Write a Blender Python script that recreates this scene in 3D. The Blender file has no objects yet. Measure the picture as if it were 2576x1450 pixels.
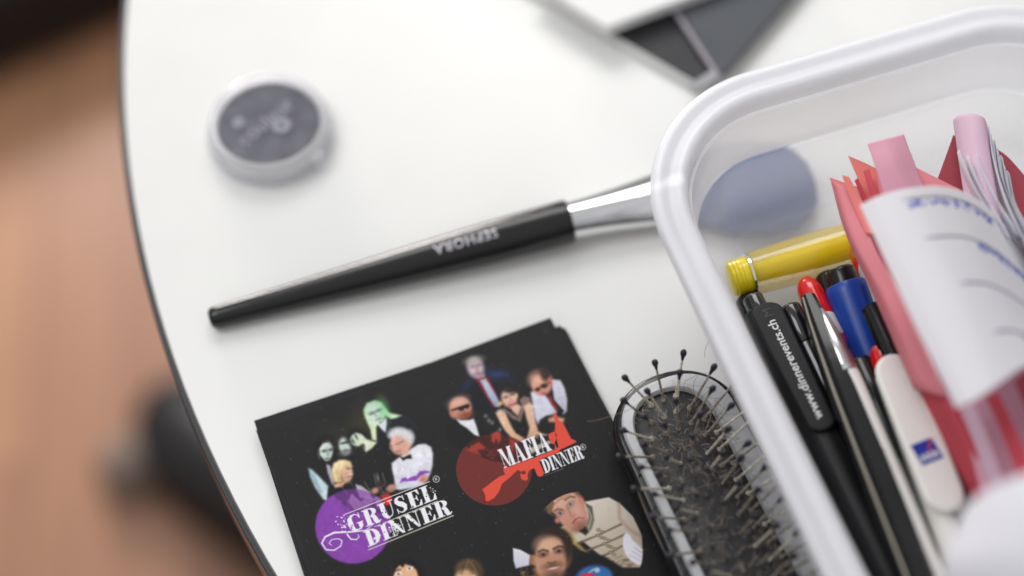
import bpy, math, random
import numpy as np
random.seed(7); rng = np.random.default_rng(7)
SC = bpy.context.scene
COL = SC.collection
# ------------------------------------------------------------------ camera (all lengths below in cm, meshes are written in metres)
CM = 0.01
PH = math.radians(60); DIST = 52.0; FPX = 3936.0
CAM = np.array([0, -DIST*math.cos(PH), DIST*math.sin(PH)])
FW = np.array([0, math.cos(PH), -math.sin(PH)]); UP = np.array([0, math.sin(PH), math.cos(PH)]); RT = np.array([1., 0, 0])
cd = bpy.data.cameras.new('camera'); cam = bpy.data.objects.new('camera', cd); COL.objects.link(cam)
cam.location = CAM*CM; cam.rotation_euler = (math.radians(30), 0, 0)
cd.sensor_width = 36; cd.lens = FPX/2576*36; cd.clip_start = .02; cd.clip_end = 30
cd.dof.use_dof = True; cd.dof.focus_distance = .478; cd.dof.aperture_fstop = 2.4; cd.dof.aperture_blades = 9
SC.camera = cam
# ------------------------------------------------------------------ world and lamps
w = bpy.data.worlds.new('World'); SC.world = w; w.use_nodes = True
nt = w.node_tree; bg = nt.nodes['Background']
tc = nt.nodes.new('ShaderNodeTexCoord'); sp = nt.nodes.new('ShaderNodeSeparateXYZ'); rp = nt.nodes.new('ShaderNodeValToRGB')
nt.links.new(tc.outputs['Generated'], sp.inputs[0]); nt.links.new(sp.outputs['Z'], rp.inputs[0]); 
mr = nt.nodes.new('ShaderNodeMapRange'); mr.inputs['From Min'].default_value = -1; mr.inputs['To Min'].default_value = 1.2; mr.inputs['To Max'].default_value = .75; nt.links.new(sp.outputs['X'], mr.inputs['Value'])
mw = nt.nodes.new('ShaderNodeMix'); mw.data_type = 'RGBA'; mw.blend_type = 'MULTIPLY'; mw.inputs['Factor'].default_value = 1
nt.links.new(rp.outputs[0], mw.inputs['A']); nt.links.new(mr.outputs[0], mw.inputs['B']); nt.links.new(mw.outputs['Result'], bg.inputs[0])
rp.color_ramp.elements[0].position = .0; rp.color_ramp.elements[0].color = (.20, .18, .17, 1)
rp.color_ramp.elements[1].position = .75; rp.color_ramp.elements[1].color = (.97, .97, .97, 1)
bg.inputs[1].default_value = .58
def area(name, loc, target, sx, sy, power, col=(1, 1, 1)):
    d = bpy.data.lights.new(name, 'AREA'); d.shape = 'RECTANGLE'; d.size = sx; d.size_y = sy; d.energy = power; d.color = col
    o = bpy.data.objects.new(name, d); COL.objects.link(o); o.location = loc
    from mathutils import Vector
    o.rotation_euler = (Vector(target)-Vector(loc)).to_track_quat('-Z', 'Y').to_euler(); return o
area('window_light', (-.10, 1.0, 1.0), (-.1, 0, 0), .8, .6, 7.2, (1, .99, .97))
area('left_fill', (-.75, .1, 1.3), (-.15, 0, 0), .6, .6, 5.0, (.97, .98, 1))  # added overhead fill that brightens the scene from the left
area('floor_fill', (-.65, 1.7, .2), (-.5, .75, -.76), .6, .5, 24, (1, .93, .9))  # added fill aimed at the far floor to brighten it
SC.view_settings.view_transform = 'Standard'; SC.view_settings.look = 'None'
SC.view_settings.exposure = 0.12; SC.view_settings.gamma = 1
try:
    SC.cycles.transparent_max_bounces = 32; SC.cycles.max_bounces = 12
except Exception: pass

# ------------------------------------------------------------------ helpers
def U(x, y, z=0.):
    d = FW + RT*(x-1288)/FPX - UP*(y-725)/FPX
    return CAM + d*(z-CAM[2])/d[2]
def proj(P):
    q = P - CAM; dd = q@FW
    return 1288+FPX*(q@RT)/dd, 725-FPX*(q@UP)/dd
def nrm(v): v = np.asarray(v, float); return v/np.linalg.norm(v)
def s2l(c):
    c = np.asarray(c, float); return np.where(c <= .04045, c/12.92, ((c+.055)/1.055)**2.4)
def rgb(r, g, b): return tuple(s2l(np.array([r, g, b])/255.))

def mat(name, col, rough=.4, metal=0., noise=0., nscale=60, bump=0., bscale=300, coat=0., trans=0., spec=None, rnoise=0., sss=0.):
    m = bpy.data.materials.new(name); m.use_nodes = True; n = m.node_tree; p = n.nodes['Principled BSDF']
    p.inputs['Base Color'].default_value = (*col, 1); p.inputs['Roughness'].default_value = rough; p.inputs['Metallic'].default_value = metal
    p.inputs['Coat Weight'].default_value = coat; p.inputs['Transmission Weight'].default_value = trans
    if spec is not None: p.inputs['Specular IOR Level'].default_value = spec
    if sss: p.inputs['Subsurface Weight'].default_value = sss; p.inputs['Subsurface Scale'].default_value = .004
    t = n.nodes.new('ShaderNodeTexCoord')
    if noise:
        k = n.nodes.new('ShaderNodeTexNoise'); k.inputs['Scale'].default_value = nscale; k.inputs['Detail'].default_value = 6
        n.links.new(t.outputs['Object'], k.inputs['Vector'])
        r = n.nodes.new('ShaderNodeMapRange'); r.inputs['From Min'].default_value = .3; r.inputs['From Max'].default_value = .7
        r.inputs['To Min'].default_value = 1-noise; r.inputs['To Max'].default_value = 1+noise
        n.links.new(k.outputs['Fac'], r.inputs['Value'])
        x = n.nodes.new('ShaderNodeMix'); x.data_type = 'RGBA'; x.blend_type = 'MULTIPLY'; x.inputs['Factor'].default_value = 1
        x.inputs['A'].default_value = (*col, 1); n.links.new(r.outputs[0], x.inputs['B']); n.links.new(x.outputs['Result'], p.inputs['Base Color'])
    if rnoise:
        k = n.nodes.new('ShaderNodeTexNoise'); k.inputs['Scale'].default_value = 90; k.inputs['Detail'].default_value = 8
        n.links.new(t.outputs['Object'], k.inputs['Vector'])
        r = n.nodes.new('ShaderNodeMapRange'); r.inputs['To Min'].default_value = max(rough-rnoise, .02); r.inputs['To Max'].default_value = rough+rnoise
        n.links.new(k.outputs['Fac'], r.inputs['Value']); n.links.new(r.outputs[0], p.inputs['Roughness'])
    if bump:
        k = n.nodes.new('ShaderNodeTexNoise'); k.inputs['Scale'].default_value = bscale; k.inputs['Detail'].default_value = 4
        n.links.new(t.outputs['Object'], k.inputs['Vector']); b = n.nodes.new('ShaderNodeBump'); b.inputs['Strength'].default_value = bump
        b.inputs['Distance'].default_value = .0002; n.links.new(k.outputs['Fac'], b.inputs['Height']); n.links.new(b.outputs[0], p.inputs['Normal'])
    return m
def vcol_mat(name, rough=.4, coat=0., bump=0., grain=.0, sss=0., trl=0.):
    m = mat(name, (.5, .5, .5), rough, coat=coat, bump=bump, bscale=900, rnoise=.07, spec=.2)
    n = m.node_tree; p = n.nodes['Principled BSDF']
    a = n.nodes.new('ShaderNodeAttribute'); a.attribute_name = 'print'; n.links.new(a.outputs['Color'], p.inputs['Base Color'])
    if trl:
        tr = n.nodes.new('ShaderNodeBsdfTranslucent'); n.links.new(a.outputs['Color'], tr.inputs[0])
        mx = n.nodes.new('ShaderNodeMixShader'); mx.inputs[0].default_value = trl
        out = n.nodes['Material Output']; n.links.new(p.outputs[0], mx.inputs[1]); n.links.new(tr.outputs[0], mx.inputs[2]); n.links.new(mx.outputs[0], out.inputs[0])
    return m
def frosted(name, col, veil, rough=.2, gloss=.5, trl=.5):
    """milky plastic: part clear, part scattering, with a glossy skin"""
    m = bpy.data.materials.new(name); m.use_nodes = True; n = m.node_tree; n.nodes.clear()
    out = n.nodes.new('ShaderNodeOutputMaterial'); tr = n.nodes.new('ShaderNodeBsdfTransparent'); tr.inputs[0].default_value = (.985, .985, 1, 1)
    di = n.nodes.new('ShaderNodeBsdfDiffuse'); di.inputs[0].default_value = (*col, 1)
    tl = n.nodes.new('ShaderNodeBsdfTranslucent'); tl.inputs[0].default_value = (*col, 1)
    a = n.nodes.new('ShaderNodeMixShader'); a.inputs[0].default_value = trl; n.links.new(di.outputs[0], a.inputs[1]); n.links.new(tl.outputs[0], a.inputs[2])
    b = n.nodes.new('ShaderNodeMixShader'); n.links.new(tr.outputs[0], b.inputs[1]); n.links.new(a.outputs[0], b.inputs[2])
    k = n.nodes.new('ShaderNodeTexNoise'); k.inputs['Scale'].default_value = 25; k.inputs['Detail'].default_value = 5
    t = n.nodes.new('ShaderNodeTexCoord'); n.links.new(t.outputs['Object'], k.inputs['Vector'])
    r = n.nodes.new('ShaderNodeMapRange'); r.inputs['To Min'].default_value = veil*.85; r.inputs['To Max'].default_value = min(veil*1.15, 1)
    n.links.new(k.outputs['Fac'], r.inputs['Value']); n.links.new(r.outputs[0], b.inputs[0])
    g = n.nodes.new('ShaderNodeBsdfGlossy'); g.inputs['Roughness'].default_value = rough
    fr = n.nodes.new('ShaderNodeLayerWeight'); fr.inputs[0].default_value = .5
    pw_ = n.nodes.new('ShaderNodeMath'); pw_.operation = 'POWER'; pw_.inputs[1].default_value = 4; n.links.new(fr.outputs['Facing'], pw_.inputs[0])
    mm = n.nodes.new('ShaderNodeMath'); mm.operation = 'MULTIPLY_ADD'; mm.inputs[1].default_value = gloss*.6; mm.inputs[2].default_value = .035*gloss; n.links.new(pw_.outputs[0], mm.inputs[0])
    c = n.nodes.new('ShaderNodeMixShader'); n.links.new(mm.outputs[0], c.inputs[0]); n.links.new(b.outputs[0], c.inputs[1]); n.links.new(g.outputs[0], c.inputs[2])
    n.links.new(c.outputs[0], out.inputs[0]); return m

def tag(o, label, cat, group=None, kind=None):
    if label: o['label'] = label
    if cat: o['category'] = cat
    if group: o['group'] = group
    if kind: o['kind'] = kind
    return o
def thing(name, label, cat, base, group=None):
    o = bpy.data.objects.new(name, None); COL.objects.link(o); o.location = np.array(base)*CM; o.empty_display_size = .01
    return tag(o, label, cat, group)
def worldloc(o):
    l = np.array(o.location); p = o.parent
    while p: l = l+np.array(p.location); p = p.parent
    return l
class MB:
    def __init__(s): s.v = []; s.f = []; s.n = 0
    def add(s, V, F):
        V = np.asarray(V, float); s.v.append(V); s.f += [tuple(i+s.n for i in f) for f in F]; s.n += len(V)
    def box(s, c, ax, ay, az):
        c, ax, ay, az = map(lambda q: np.asarray(q, float), (c, ax, ay, az))
        V = [c+i*ax+j*ay+k*az for i in (-1, 1) for j in (-1, 1) for k in (-1, 1)]
        s.add(V, [(0, 1, 3, 2), (4, 6, 7, 5), (0, 4, 5, 1), (2, 3, 7, 6), (0, 2, 6, 4), (1, 5, 7, 3)])
    def prism(s, pts, h, up=(0, 0, 1)):
        pts = np.asarray(pts, float); n = len(pts); u = np.asarray(up, float)*h
        s.add(np.r_[pts, pts+u], [tuple(range(n))[::-1], tuple(range(n, 2*n))]+[(i, (i+1) % n, n+(i+1) % n, n+i) for i in range(n)])
    def tube(s, P, R, seg=24, flat=None, caps=True, phase=0.):
        """P points, R radii; flat=(normal, list of squash factors)"""
        P = np.asarray(P, float); n = len(P); V = []
        ref = np.array([0, 0, 1.]) if flat is None else np.asarray(flat[0], float)
        T0 = nrm(P[-1]-P[0])
        if abs(T0@ref) > .95: ref = np.array([1., 0, 0])
        for i in range(n):
            t = nrm(P[min(i+1, n-1)]-P[max(i-1, 0)]) if np.linalg.norm(P[min(i+1, n-1)]-P[max(i-1, 0)]) > 1e-9 else T0
            a = nrm(np.cross(t, ref)); b = np.cross(a, t); q = 1. if flat is None else flat[1][i]
            for k in range(seg):
                th = 2*math.pi*k/seg+phase; V.append(P[i]+R[i]*(a*math.cos(th)+b*math.sin(th)*q))
        F = [(i*seg+k, i*seg+(k+1) % seg, (i+1)*seg+(k+1) % seg, (i+1)*seg+k) for i in range(n-1) for k in range(seg)]
        if caps: F += [tuple(range(seg))[::-1], tuple((n-1)*seg+k for k in range(seg))]
        s.add(V, F)
    def build(s, name, m, parent=None, smooth=True, loc=None, angle=40, bevel=0, attr=None):
        V = np.concatenate(s.v); base = worldloc(parent) if parent else (np.array(loc)*CM if loc is not None else np.zeros(3))
        me = bpy.data.meshes.new(name); me.from_pydata((V*CM-base).tolist(), [], s.f); me.update()
        me.materials.append(m)
        o = bpy.data.objects.new(name, me); COL.objects.link(o)
        if parent: o.parent = parent
        elif loc is not None: o.location = base
        if smooth:
            me.polygons.foreach_set('use_smooth', [True]*len(me.polygons))
            me.set_sharp_from_angle(angle=math.radians(angle))
        if bevel:
            bv = o.modifiers.new('bevel', 'BEVEL'); bv.width = bevel*CM; bv.segments = 3; bv.limit_method = 'ANGLE'; bv.angle_limit = math.radians(35)
        if attr is not None:
            ca = me.color_attributes.new('print', 'FLOAT_COLOR', 'POINT'); ca.data.foreach_set('color', np.c_[attr, np.ones(len(attr))].ravel())
        return o
def text_mesh(body, size, bold=0., sp=1.):
    cu = bpy.data.curves.new('t', 'FONT'); cu.body = body; cu.size = size; cu.align_x = 'CENTER'; cu.align_y = 'CENTER'; cu.offset = bold; cu.resolution_u = 3; cu.space_character = sp
    o = bpy.data.objects.new('t', cu); COL.objects.link(o)
    me = o.to_mesh(); V = np.array([v.co[:] for v in me.vertices]); F = [tuple(p.vertices) for p in me.polygons]
    o.to_mesh_clear(); bpy.data.objects.remove(o); bpy.data.curves.remove(cu); return V, F
def flat_text(body, size, o, u, v, name, m, parent, bold=0., lift=.006):
    V, F = text_mesh(body, size, bold); u = nrm(u); n = nrm(np.cross(u, v)); v = np.cross(n, u)
    b = MB(); b.add(np.asarray(o)+np.outer(V[:, 0], u)+np.outer(V[:, 1], v)+n*lift, F); return b.build(name, m, parent, smooth=False)

# ------------------------------------------------------------------ materials
M = {}
M['table'] = mat('white_laminate', (.80, .80, .785), .34, noise=.010, nscale=45, bump=.08, bscale=500, rnoise=.08)
M['edge'] = mat('dark_edge_plastic', (.03, .03, .032), .3)
M['edge_grey'] = mat('grey_lip', (.10, .09, .10), .35)
M['black'] = mat('black_plastic', (.010, .010, .011), .17, spec=.4, noise=.3, bump=.1, rnoise=.1)
M['black_gloss'] = mat('black_gloss', (.010, .010, .012), .12, coat=.5, rnoise=.05)
M['black_matt'] = mat('black_matt', (.014, .014, .016), .42, spec=.3, noise=.2, bump=.15, rnoise=.1)
M['chrome'] = mat('chrome', (.82, .83, .84), .07, 1., rnoise=.05, bump=.02)
M['steel'] = mat('brushed_steel', (.62, .60, .60), .22, 1., noise=.1, rnoise=.08)
M['silver'] = mat('silver_paint', (.50, .51, .53), .42, .0, noise=.06, rnoise=.08)
M['white_pl'] = mat('white_plastic', (.80, .78, .75), .35, sss=.1, bump=.05)
M['blue_pl'] = mat('blue_plastic', rgb(22, 68, 165), .33, bump=.08, sss=.0, noise=.06)
M['red_pl'] = mat('red_plastic', rgb(214, 20, 26), .18, coat=.4)
M['ink_white'] = mat('white_print', (.75, .75, .77), .5)
M['ink_grey'] = mat('grey_print', (.38, .38, .42), .5)
M['ink_blue'] = mat('blue_print', rgb(28, 44, 150), .4)
M['ink_red'] = mat('red_print', rgb(200, 50, 70), .4)

# ------------------------------------------------------------------ setting: floor
def wood():
    m = bpy.data.materials.new('parquet'); m.use_nodes = True; n = m.node_tree; p = n.nodes['Principled BSDF']
    t = n.nodes.new('ShaderNodeTexCoord'); mp = n.nodes.new('ShaderNodeMapping'); mp.inputs['Rotation'].default_value = (0, 0, math.radians(84))
    n.links.new(t.outputs['Object'], mp.inputs[0])
    br = n.nodes.new('ShaderNodeTexBrick'); br.inputs['Scale'].default_value = 1; br.inputs['Brick Width'].default_value = .62; br.inputs['Row Height'].default_value = .075
    br.inputs['Mortar Size'].default_value = .0015; br.inputs['Color1'].default_value = (.42, .215, .115, 1); br.inputs['Color2'].default_value = (.30, .145, .085, 1); br.inputs['Mortar'].default_value = (.2, .10, .06, 1)
    n.links.new(mp.outputs[0], br.inputs['Vector'])
    k = n.nodes.new('ShaderNodeTexNoise'); k.inputs['Scale'].default_value = 6; k.inputs['Detail'].default_value = 8
    m2 = n.nodes.new('ShaderNodeMapping'); m2.inputs['Scale'].default_value = (1, 9, 1); n.links.new(mp.outputs[0], m2.inputs[0]); n.links.new(m2.outputs[0], k.inputs['Vector'])
    r = n.nodes.new('ShaderNodeMapRange'); r.inputs['To Min'].default_value = .7; r.inputs['To Max'].default_value = 1.3; n.links.new(k.outputs['Fac'], r.inputs['Value'])
    x = n.nodes.new('ShaderNodeMix'); x.data_type = 'RGBA'; x.blend_type = 'MULTIPLY'; x.inputs['Factor'].default_value = 1
    n.links.new(br.outputs['Color'], x.inputs['A']); n.links.new(r.outputs[0], x.inputs['B']); n.links.new(x.outputs['Result'], p.inputs['Base Color'])
    p.inputs['Roughness'].default_value = .42; return m
b = MB(); b.box((0, 0, -77), (400, 0, 0), (0, 400, 0), (0, 0, 1)); fl = b.build('floor', wood(), smooth=False); tag(fl, 'warm brown wooden strip floor below the table', 'floor', kind='structure')

# ------------------------------------------------------------------ round table
TC = np.array([30.21, 14.40]); TR = 44.79
tab = thing('round_table', 'round white laminate table with a thin dark edge', 'table', (TC[0], TC[1], -76))
def disc(r0, z0, z1, seg=256, rr=0):
    b = MB(); a = np.linspace(0, 2*np.pi, seg, endpoint=False); c, s = np.cos(a), np.sin(a)
    prof = [(r0-rr, z1), (r0-rr*.3, z1-rr*.3), (r0, z1-rr)] if rr else [(r0, z1)]
    prof += [(r0, z0)]; V = []
    for r, z in prof: V += [(TC[0]+r*ci, TC[1]+r*si, z) for ci, si in zip(c, s)]
    n = len(prof); F = [(i*seg+k, (i+1)*seg+k, (i+1)*seg+(k+1) % seg, i*seg+(k+1) % seg) for i in range(n-1) for k in range(seg)]
    F += [tuple(range(seg)), tuple((n-1)*seg+k for k in range(seg))[::-1]]; b.add(V, F); return b
disc(TR-.24, -2.2, 0, rr=.06).build('tabletop', M['table'], tab)
def ring(r1, r2, z0, z1, seg=256):
    b = MB(); a = np.linspace(0, 2*np.pi, seg, endpoint=False); V = []
    for r, z in ((r1, z0), (r1, z1), (r2-.03, z1), (r2, z1-.03), (r2, z0)): V += [(TC[0]+r*math.cos(t), TC[1]+r*math.sin(t), z) for t in a]
    F = [(i*seg+k, ((i+1) % 5)*seg+k, ((i+1) % 5)*seg+(k+1) % seg, i*seg+(k+1) % seg) for i in range(5) for k in range(seg)]
    b.add(V, F); return b
ring(TR-.238, TR-.175, -2.25, -.03).build('edge_lip', M['edge_grey'], tab)
ring(TR-.173, TR-.03, -2.3, -.07).build('edge_band', M['edge'], tab)
b = MB(); b.tube([(TC[0], TC[1], z) for z in (-76, -74.5, -73, -10, -4, -2.3)], [24, 24, 4, 4, 9, 9], 48); b.build('pedestal', M['steel'], tab)

# things far below, beside the table
def slabpts(pxs, z): return [U(x, y, z) for x, y in pxs]
g0 = U(205, 145, -75.9); e = nrm((.86, .51, 0)); g = nrm((-.51, .86, 0)); cc = g0+g*15-e*4
ch = thing('bag', 'black bag on the wooden floor at the upper left, cut by the frame', 'bag', cc)
b = MB(); b.box(cc+np.array((0, 0, 6)), e*24, g*14, (0, 0, 6)); b.build('body', M['black_matt'], ch, bevel=3)
b = MB(); b.box(cc+np.array((0, 0, 12.3)), e*22, g*9, (0, 0, .4)); b.build('flap', M['black_matt'], ch, bevel=.3)
b = MB(); b.tube([cc+e*x+g*2+np.array((0, 0, z)) for x, z in ((-10, 12.6), (-9, 15), (-5, 17), (0, 17.6), (5, 17), (9, 15), (10, 12.6))], [.8]*7, 12); b.build('handle', M['black'], ch)
sh = thing('shoe', 'black shoe with a pale toe on the wooden floor beside the table', 'shoe', U(560, 1180, -76))
def shoe():
    heel = U(720, 1330, -74); toe = U(390, 1000, -74); ax = nrm((toe-heel)*np.array([1, 1, 0])); L = 27.; side = np.array([-ax[1], ax[0], 0])
    st = toe-ax*L
    S = [0, .03, .12, .3, .5, .7, .85, .95, 1.0]; W = [1.5, 3.2, 3.8, 3.7, 4.3, 5.0, 4.6, 3.2, 1.2]; H = [6, 9, 9.5, 9, 8, 6.2, 5., 4., 2.6]
    V = []; seg = 20
    for s_, w_, h_ in zip(S, W, H):
        for k in range(seg):
            th = 2*math.pi*k/seg; V.append(st+ax*L*s_+side*w_*math.cos(th)+np.array([0, 0, -1+h_/2+h_/2*math.sin(th)*(1 if math.sin(th) > 0 else 1)+.4]))
    F = [(i*seg+k, i*seg+(k+1) % seg, (i+1)*seg+(k+1) % seg, (i+1)*seg+k) for i in range(len(S)-1) for k in range(seg)]+[tuple(range(seg))[::-1], tuple((len(S)-1)*seg+k for k in range(seg))]
    b = MB(); b.add(V, F); b.build('upper', M['black_matt'], sh)
    b = MB(); out = []
    for s_, w_ in list(zip(S, W)): out.append(st+ax*L*s_*1.01+side*(w_+.3)+np.array([0, 0, -2.0]))
    for s_, w_ in list(zip(S, W))[::-1]: out.append(st+ax*L*s_*1.01-side*(w_+.3)+np.array([0, 0, -2.0]))
    b.prism(out, 1.9); b.build('sole', M['black'], sh)
    tc_ = U(335, 1180, -75)
    b = MB(); b.tube([tc_+np.array((0, 0, z)) for z in (-1.8, -.5, 1.5, 3.2, 3.9)], [2.9, 3.0, 2.7, 1.7, .3], 24); b.build('toe_cap', mat('pale_rubber', (.22, .17, .14), .6), sh)
shoe()

# ------------------------------------------------------------------ powder compact
cp = U(684, 345, 0.); comp = thing('powder_compact', 'small round clear pot of grey pressed eyeshadow standing alone on the table', 'compact', cp)
acr = frosted('clear_acrylic', (.98, .98, .98), .08, .06, 1.2, .5)
def lathe(parent, name, m, c, prof, seg=96, closed=False):
    b = MB(); n = len(prof); V = []
    for r, z in prof: V += [(c[0]+r*math.cos(t), c[1]+r*math.sin(t), c[2]+z) for t in np.linspace(0, 2*np.pi, seg, endpoint=False)]
    rng_ = n if closed else n-1
    F = [(i*seg+k, i*seg+(k+1) % seg, ((i+1) % n)*seg+(k+1) % seg, ((i+1) % n)*seg+k) for i in range(rng_) for k in range(seg)]
    if not closed:
        if prof[0][0] > 1e-6: F.append(tuple(range(seg))[::-1])
        if prof[-1][0] > 1e-6: F.append(tuple((n-1)*seg+k for k in range(seg)))
    b.add(V, F); return b.build(name, m, parent)
lathe(comp, 'base', acr, cp, [(1.9, .02), (2.12, .03), (2.22, .12), (2.25, .3), (2.2, .5), (2.08, .58), (1.98, .6), (1.95, .2), (1.6, .12)])
lathe(comp, 'inner_cup', frosted('milky_cup', (.99, .99, .99), .40, .1, 1.0, .5), cp, [(2.0, .16), (2.08, .3), (2.1, .85), (2.06, .98), (1.96, 1.03), (1.84, 1.0), (1.79, .93), (1.79, .74), (1.79, .66), (.01, .66), (.01, .6), (1.86, .6), (1.86, .3)], closed=True)
pan = lathe(comp, 'powder', mat('grey_powder', (.125, .125, .15), .75, noise=.25, nscale=150, bump=.9, bscale=260), cp, [(1.77, .72), (1.77, .80), (1.74, .83), (.9, .835), (.001, .84)])
pt = mat('embossed_powder', (.30, .30, .34), .7)
pc = cp+np.array((0, 0, .86))
dv = nrm((.67, .74, 0)); flat_text('couleur', .78, pc+np.array((-.1, 0, 0)), dv, np.cross((0, 0, 1), dv), 'embossed_lettering', pt, comp, .01, .012)
b = MB(); a = np.linspace(0, 2*np.pi, 32, endpoint=False); q0 = pc+np.array((.45, -.12, .01))
b.add([q0+r*np.array((math.cos(t), math.sin(t), 0)) for r in (.11, .33) for t in a], [(k, (k+1) % 32, 32+(k+1) % 32, 32+k) for k in range(32)]); b.build('embossed_ring', pt, comp)
b = MB(); q0 = pc+np.array((-1.05, .0, .01)); b.add([q0+r*np.array((math.cos(t), 1.2*math.sin(t), 0)) for r in (.05, .2) for t in a], [(k, (k+1) % 32, 32+(k+1) % 32, 32+k) for k in range(32)]); b.build('embossed_ring', pt, comp)
b = MB(); q0 = cp+np.array((1.75, -1.28, .45)); b.box(q0, nrm((.7, .7, 0))*.30, nrm((.7, -.7, 0))*.22, (0, 0, .28)); b.build('clasp', acr, comp, bevel=.08)

# ------------------------------------------------------------------ makeup brush
A0 = U(527, 803, .36); A1 = U(1432, 556, .72); A0[2] = .36; A1[2] = .72
adir = nrm(A1-A0); HL = np.linalg.norm(A1-A0)
mb = thing('makeup_brush', 'long makeup brush with tapered black handle and silver ferrule lying on the table', 'brush', (A0[0], A0[1], 0))
hp = [(0, .22), (.04, .30), (.12, .35), (.3, .37), (2, .42), (4, .50), (6, .58), (8, .66), (9.5, .71), (HL-.6, .735), (HL-.08, .74), (HL, .72)]
def hr(s): return float(np.interp(s, [p[0] for p in hp], [p[1] for p in hp]))
b = MB(); b.tube([A0+adir*s for s, r in hp], [r for s, r in hp], 64); b.build('handle', mat('black_lacquer', (.010, .010, .011), .2, bump=.25, bscale=60, rnoise=.08), mb)
# ferrule: round at the handle, flattening and widening towards the hair
F1 = U(1665, 494, .8); F1[2] = .66; fd = nrm(F1-A1); fl_ = np.linalg.norm(F1-A1)
b = MB(); ss = np.linspace(-.1, fl_+.8, 14); rr = [.66+.36*max(0, (s/fl_))**1.5 for s in ss]; qq = [1-.42*min(max(0, s/fl_), 1)**1.2 for s in ss]
b.tube([A1+fd*s for s in ss], rr, 64, flat=((0, 0, 1), qq)); b.build('ferrule', M['chrome'], mb)
b = MB(); b.tube([A1+fd*(fl_+.12), A1+fd*(fl_+.24)], [1.06, 1.07], 64, flat=((0, 0, 1), [.6, .6])); b.build('ferrule_crimp', M['chrome'], mb)
# hair head, squashed flat below the plastic box
hh = A1+fd*(fl_+.7); hd = nrm(U(2050, 455, .5)-hh); hl = np.linalg.norm(U(2050, 455, .5)-hh); hd[2] = 0; hd = nrm(hd)
S = [0, .12, .35, .6, .8, .92, .98, 1]; W = [1.0, 1.35, 1.85, 2.0, 1.8, 1.3, .8, .25]
def mkhead():
    b = MB(); pp = [np.array([*(hh+hd*hl*s)[:2], .52-.08*s]) for s in S]; b.tube(pp, W, 48, flat=((0, 0, 1), [.50, .36, .25, .22, .20, .2, .2, .2]))
    return b.build('hair_head', mat('dark_hair', rgb(44, 78, 132), .7, noise=.35, nscale=400), mb)
mkhead()
V, F = text_mesh('SEPHORA', .46, .004, 1.14)
V = V.tolist()
for _ in range(3):                                  # finer triangles, so the letters follow the round handle
    tri = [(f[0], f[i], f[i+1]) for f in F for i in range(1, len(f)-1)]; mid = {}; F = []
    def mp(a_, b_):
        k_ = (min(a_, b_), max(a_, b_))
        if k_ not in mid: mid[k_] = len(V); V.append([(V[a_][q]+V[b_][q])/2 for q in range(3)])
        return mid[k_]
    for a_, b_, c_ in tri:
        d_, e_, f_ = mp(a_, b_), mp(b_, c_), mp(c_, a_); F += [(a_, d_, f_), (d_, b_, e_), (f_, e_, c_), (d_, e_, f_)]
V = np.array(V)
wd = V[:, 0].max()-V[:, 0].min(); tl = 2.16; V[:, 0] *= tl/wd
scen = float((U(1169, 603, 1.1)-A0)@adir); sid = nrm(np.cross(adir, (0, 0, 1)))  # towards the viewer
upv = np.cross(sid, adir)
b = MB(); out = []
for x, y, _ in V:
    s = scen-x; r = hr(s)+.006; an = y/r+math.radians(8)
    out.append(A0+adir*s+r*(upv*math.cos(an)+sid*math.sin(an)))
b.add(out, F); b.build('lettering', mat('silver_foil', (.62, .60, .66), .35, .3), mb, smooth=False)

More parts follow.
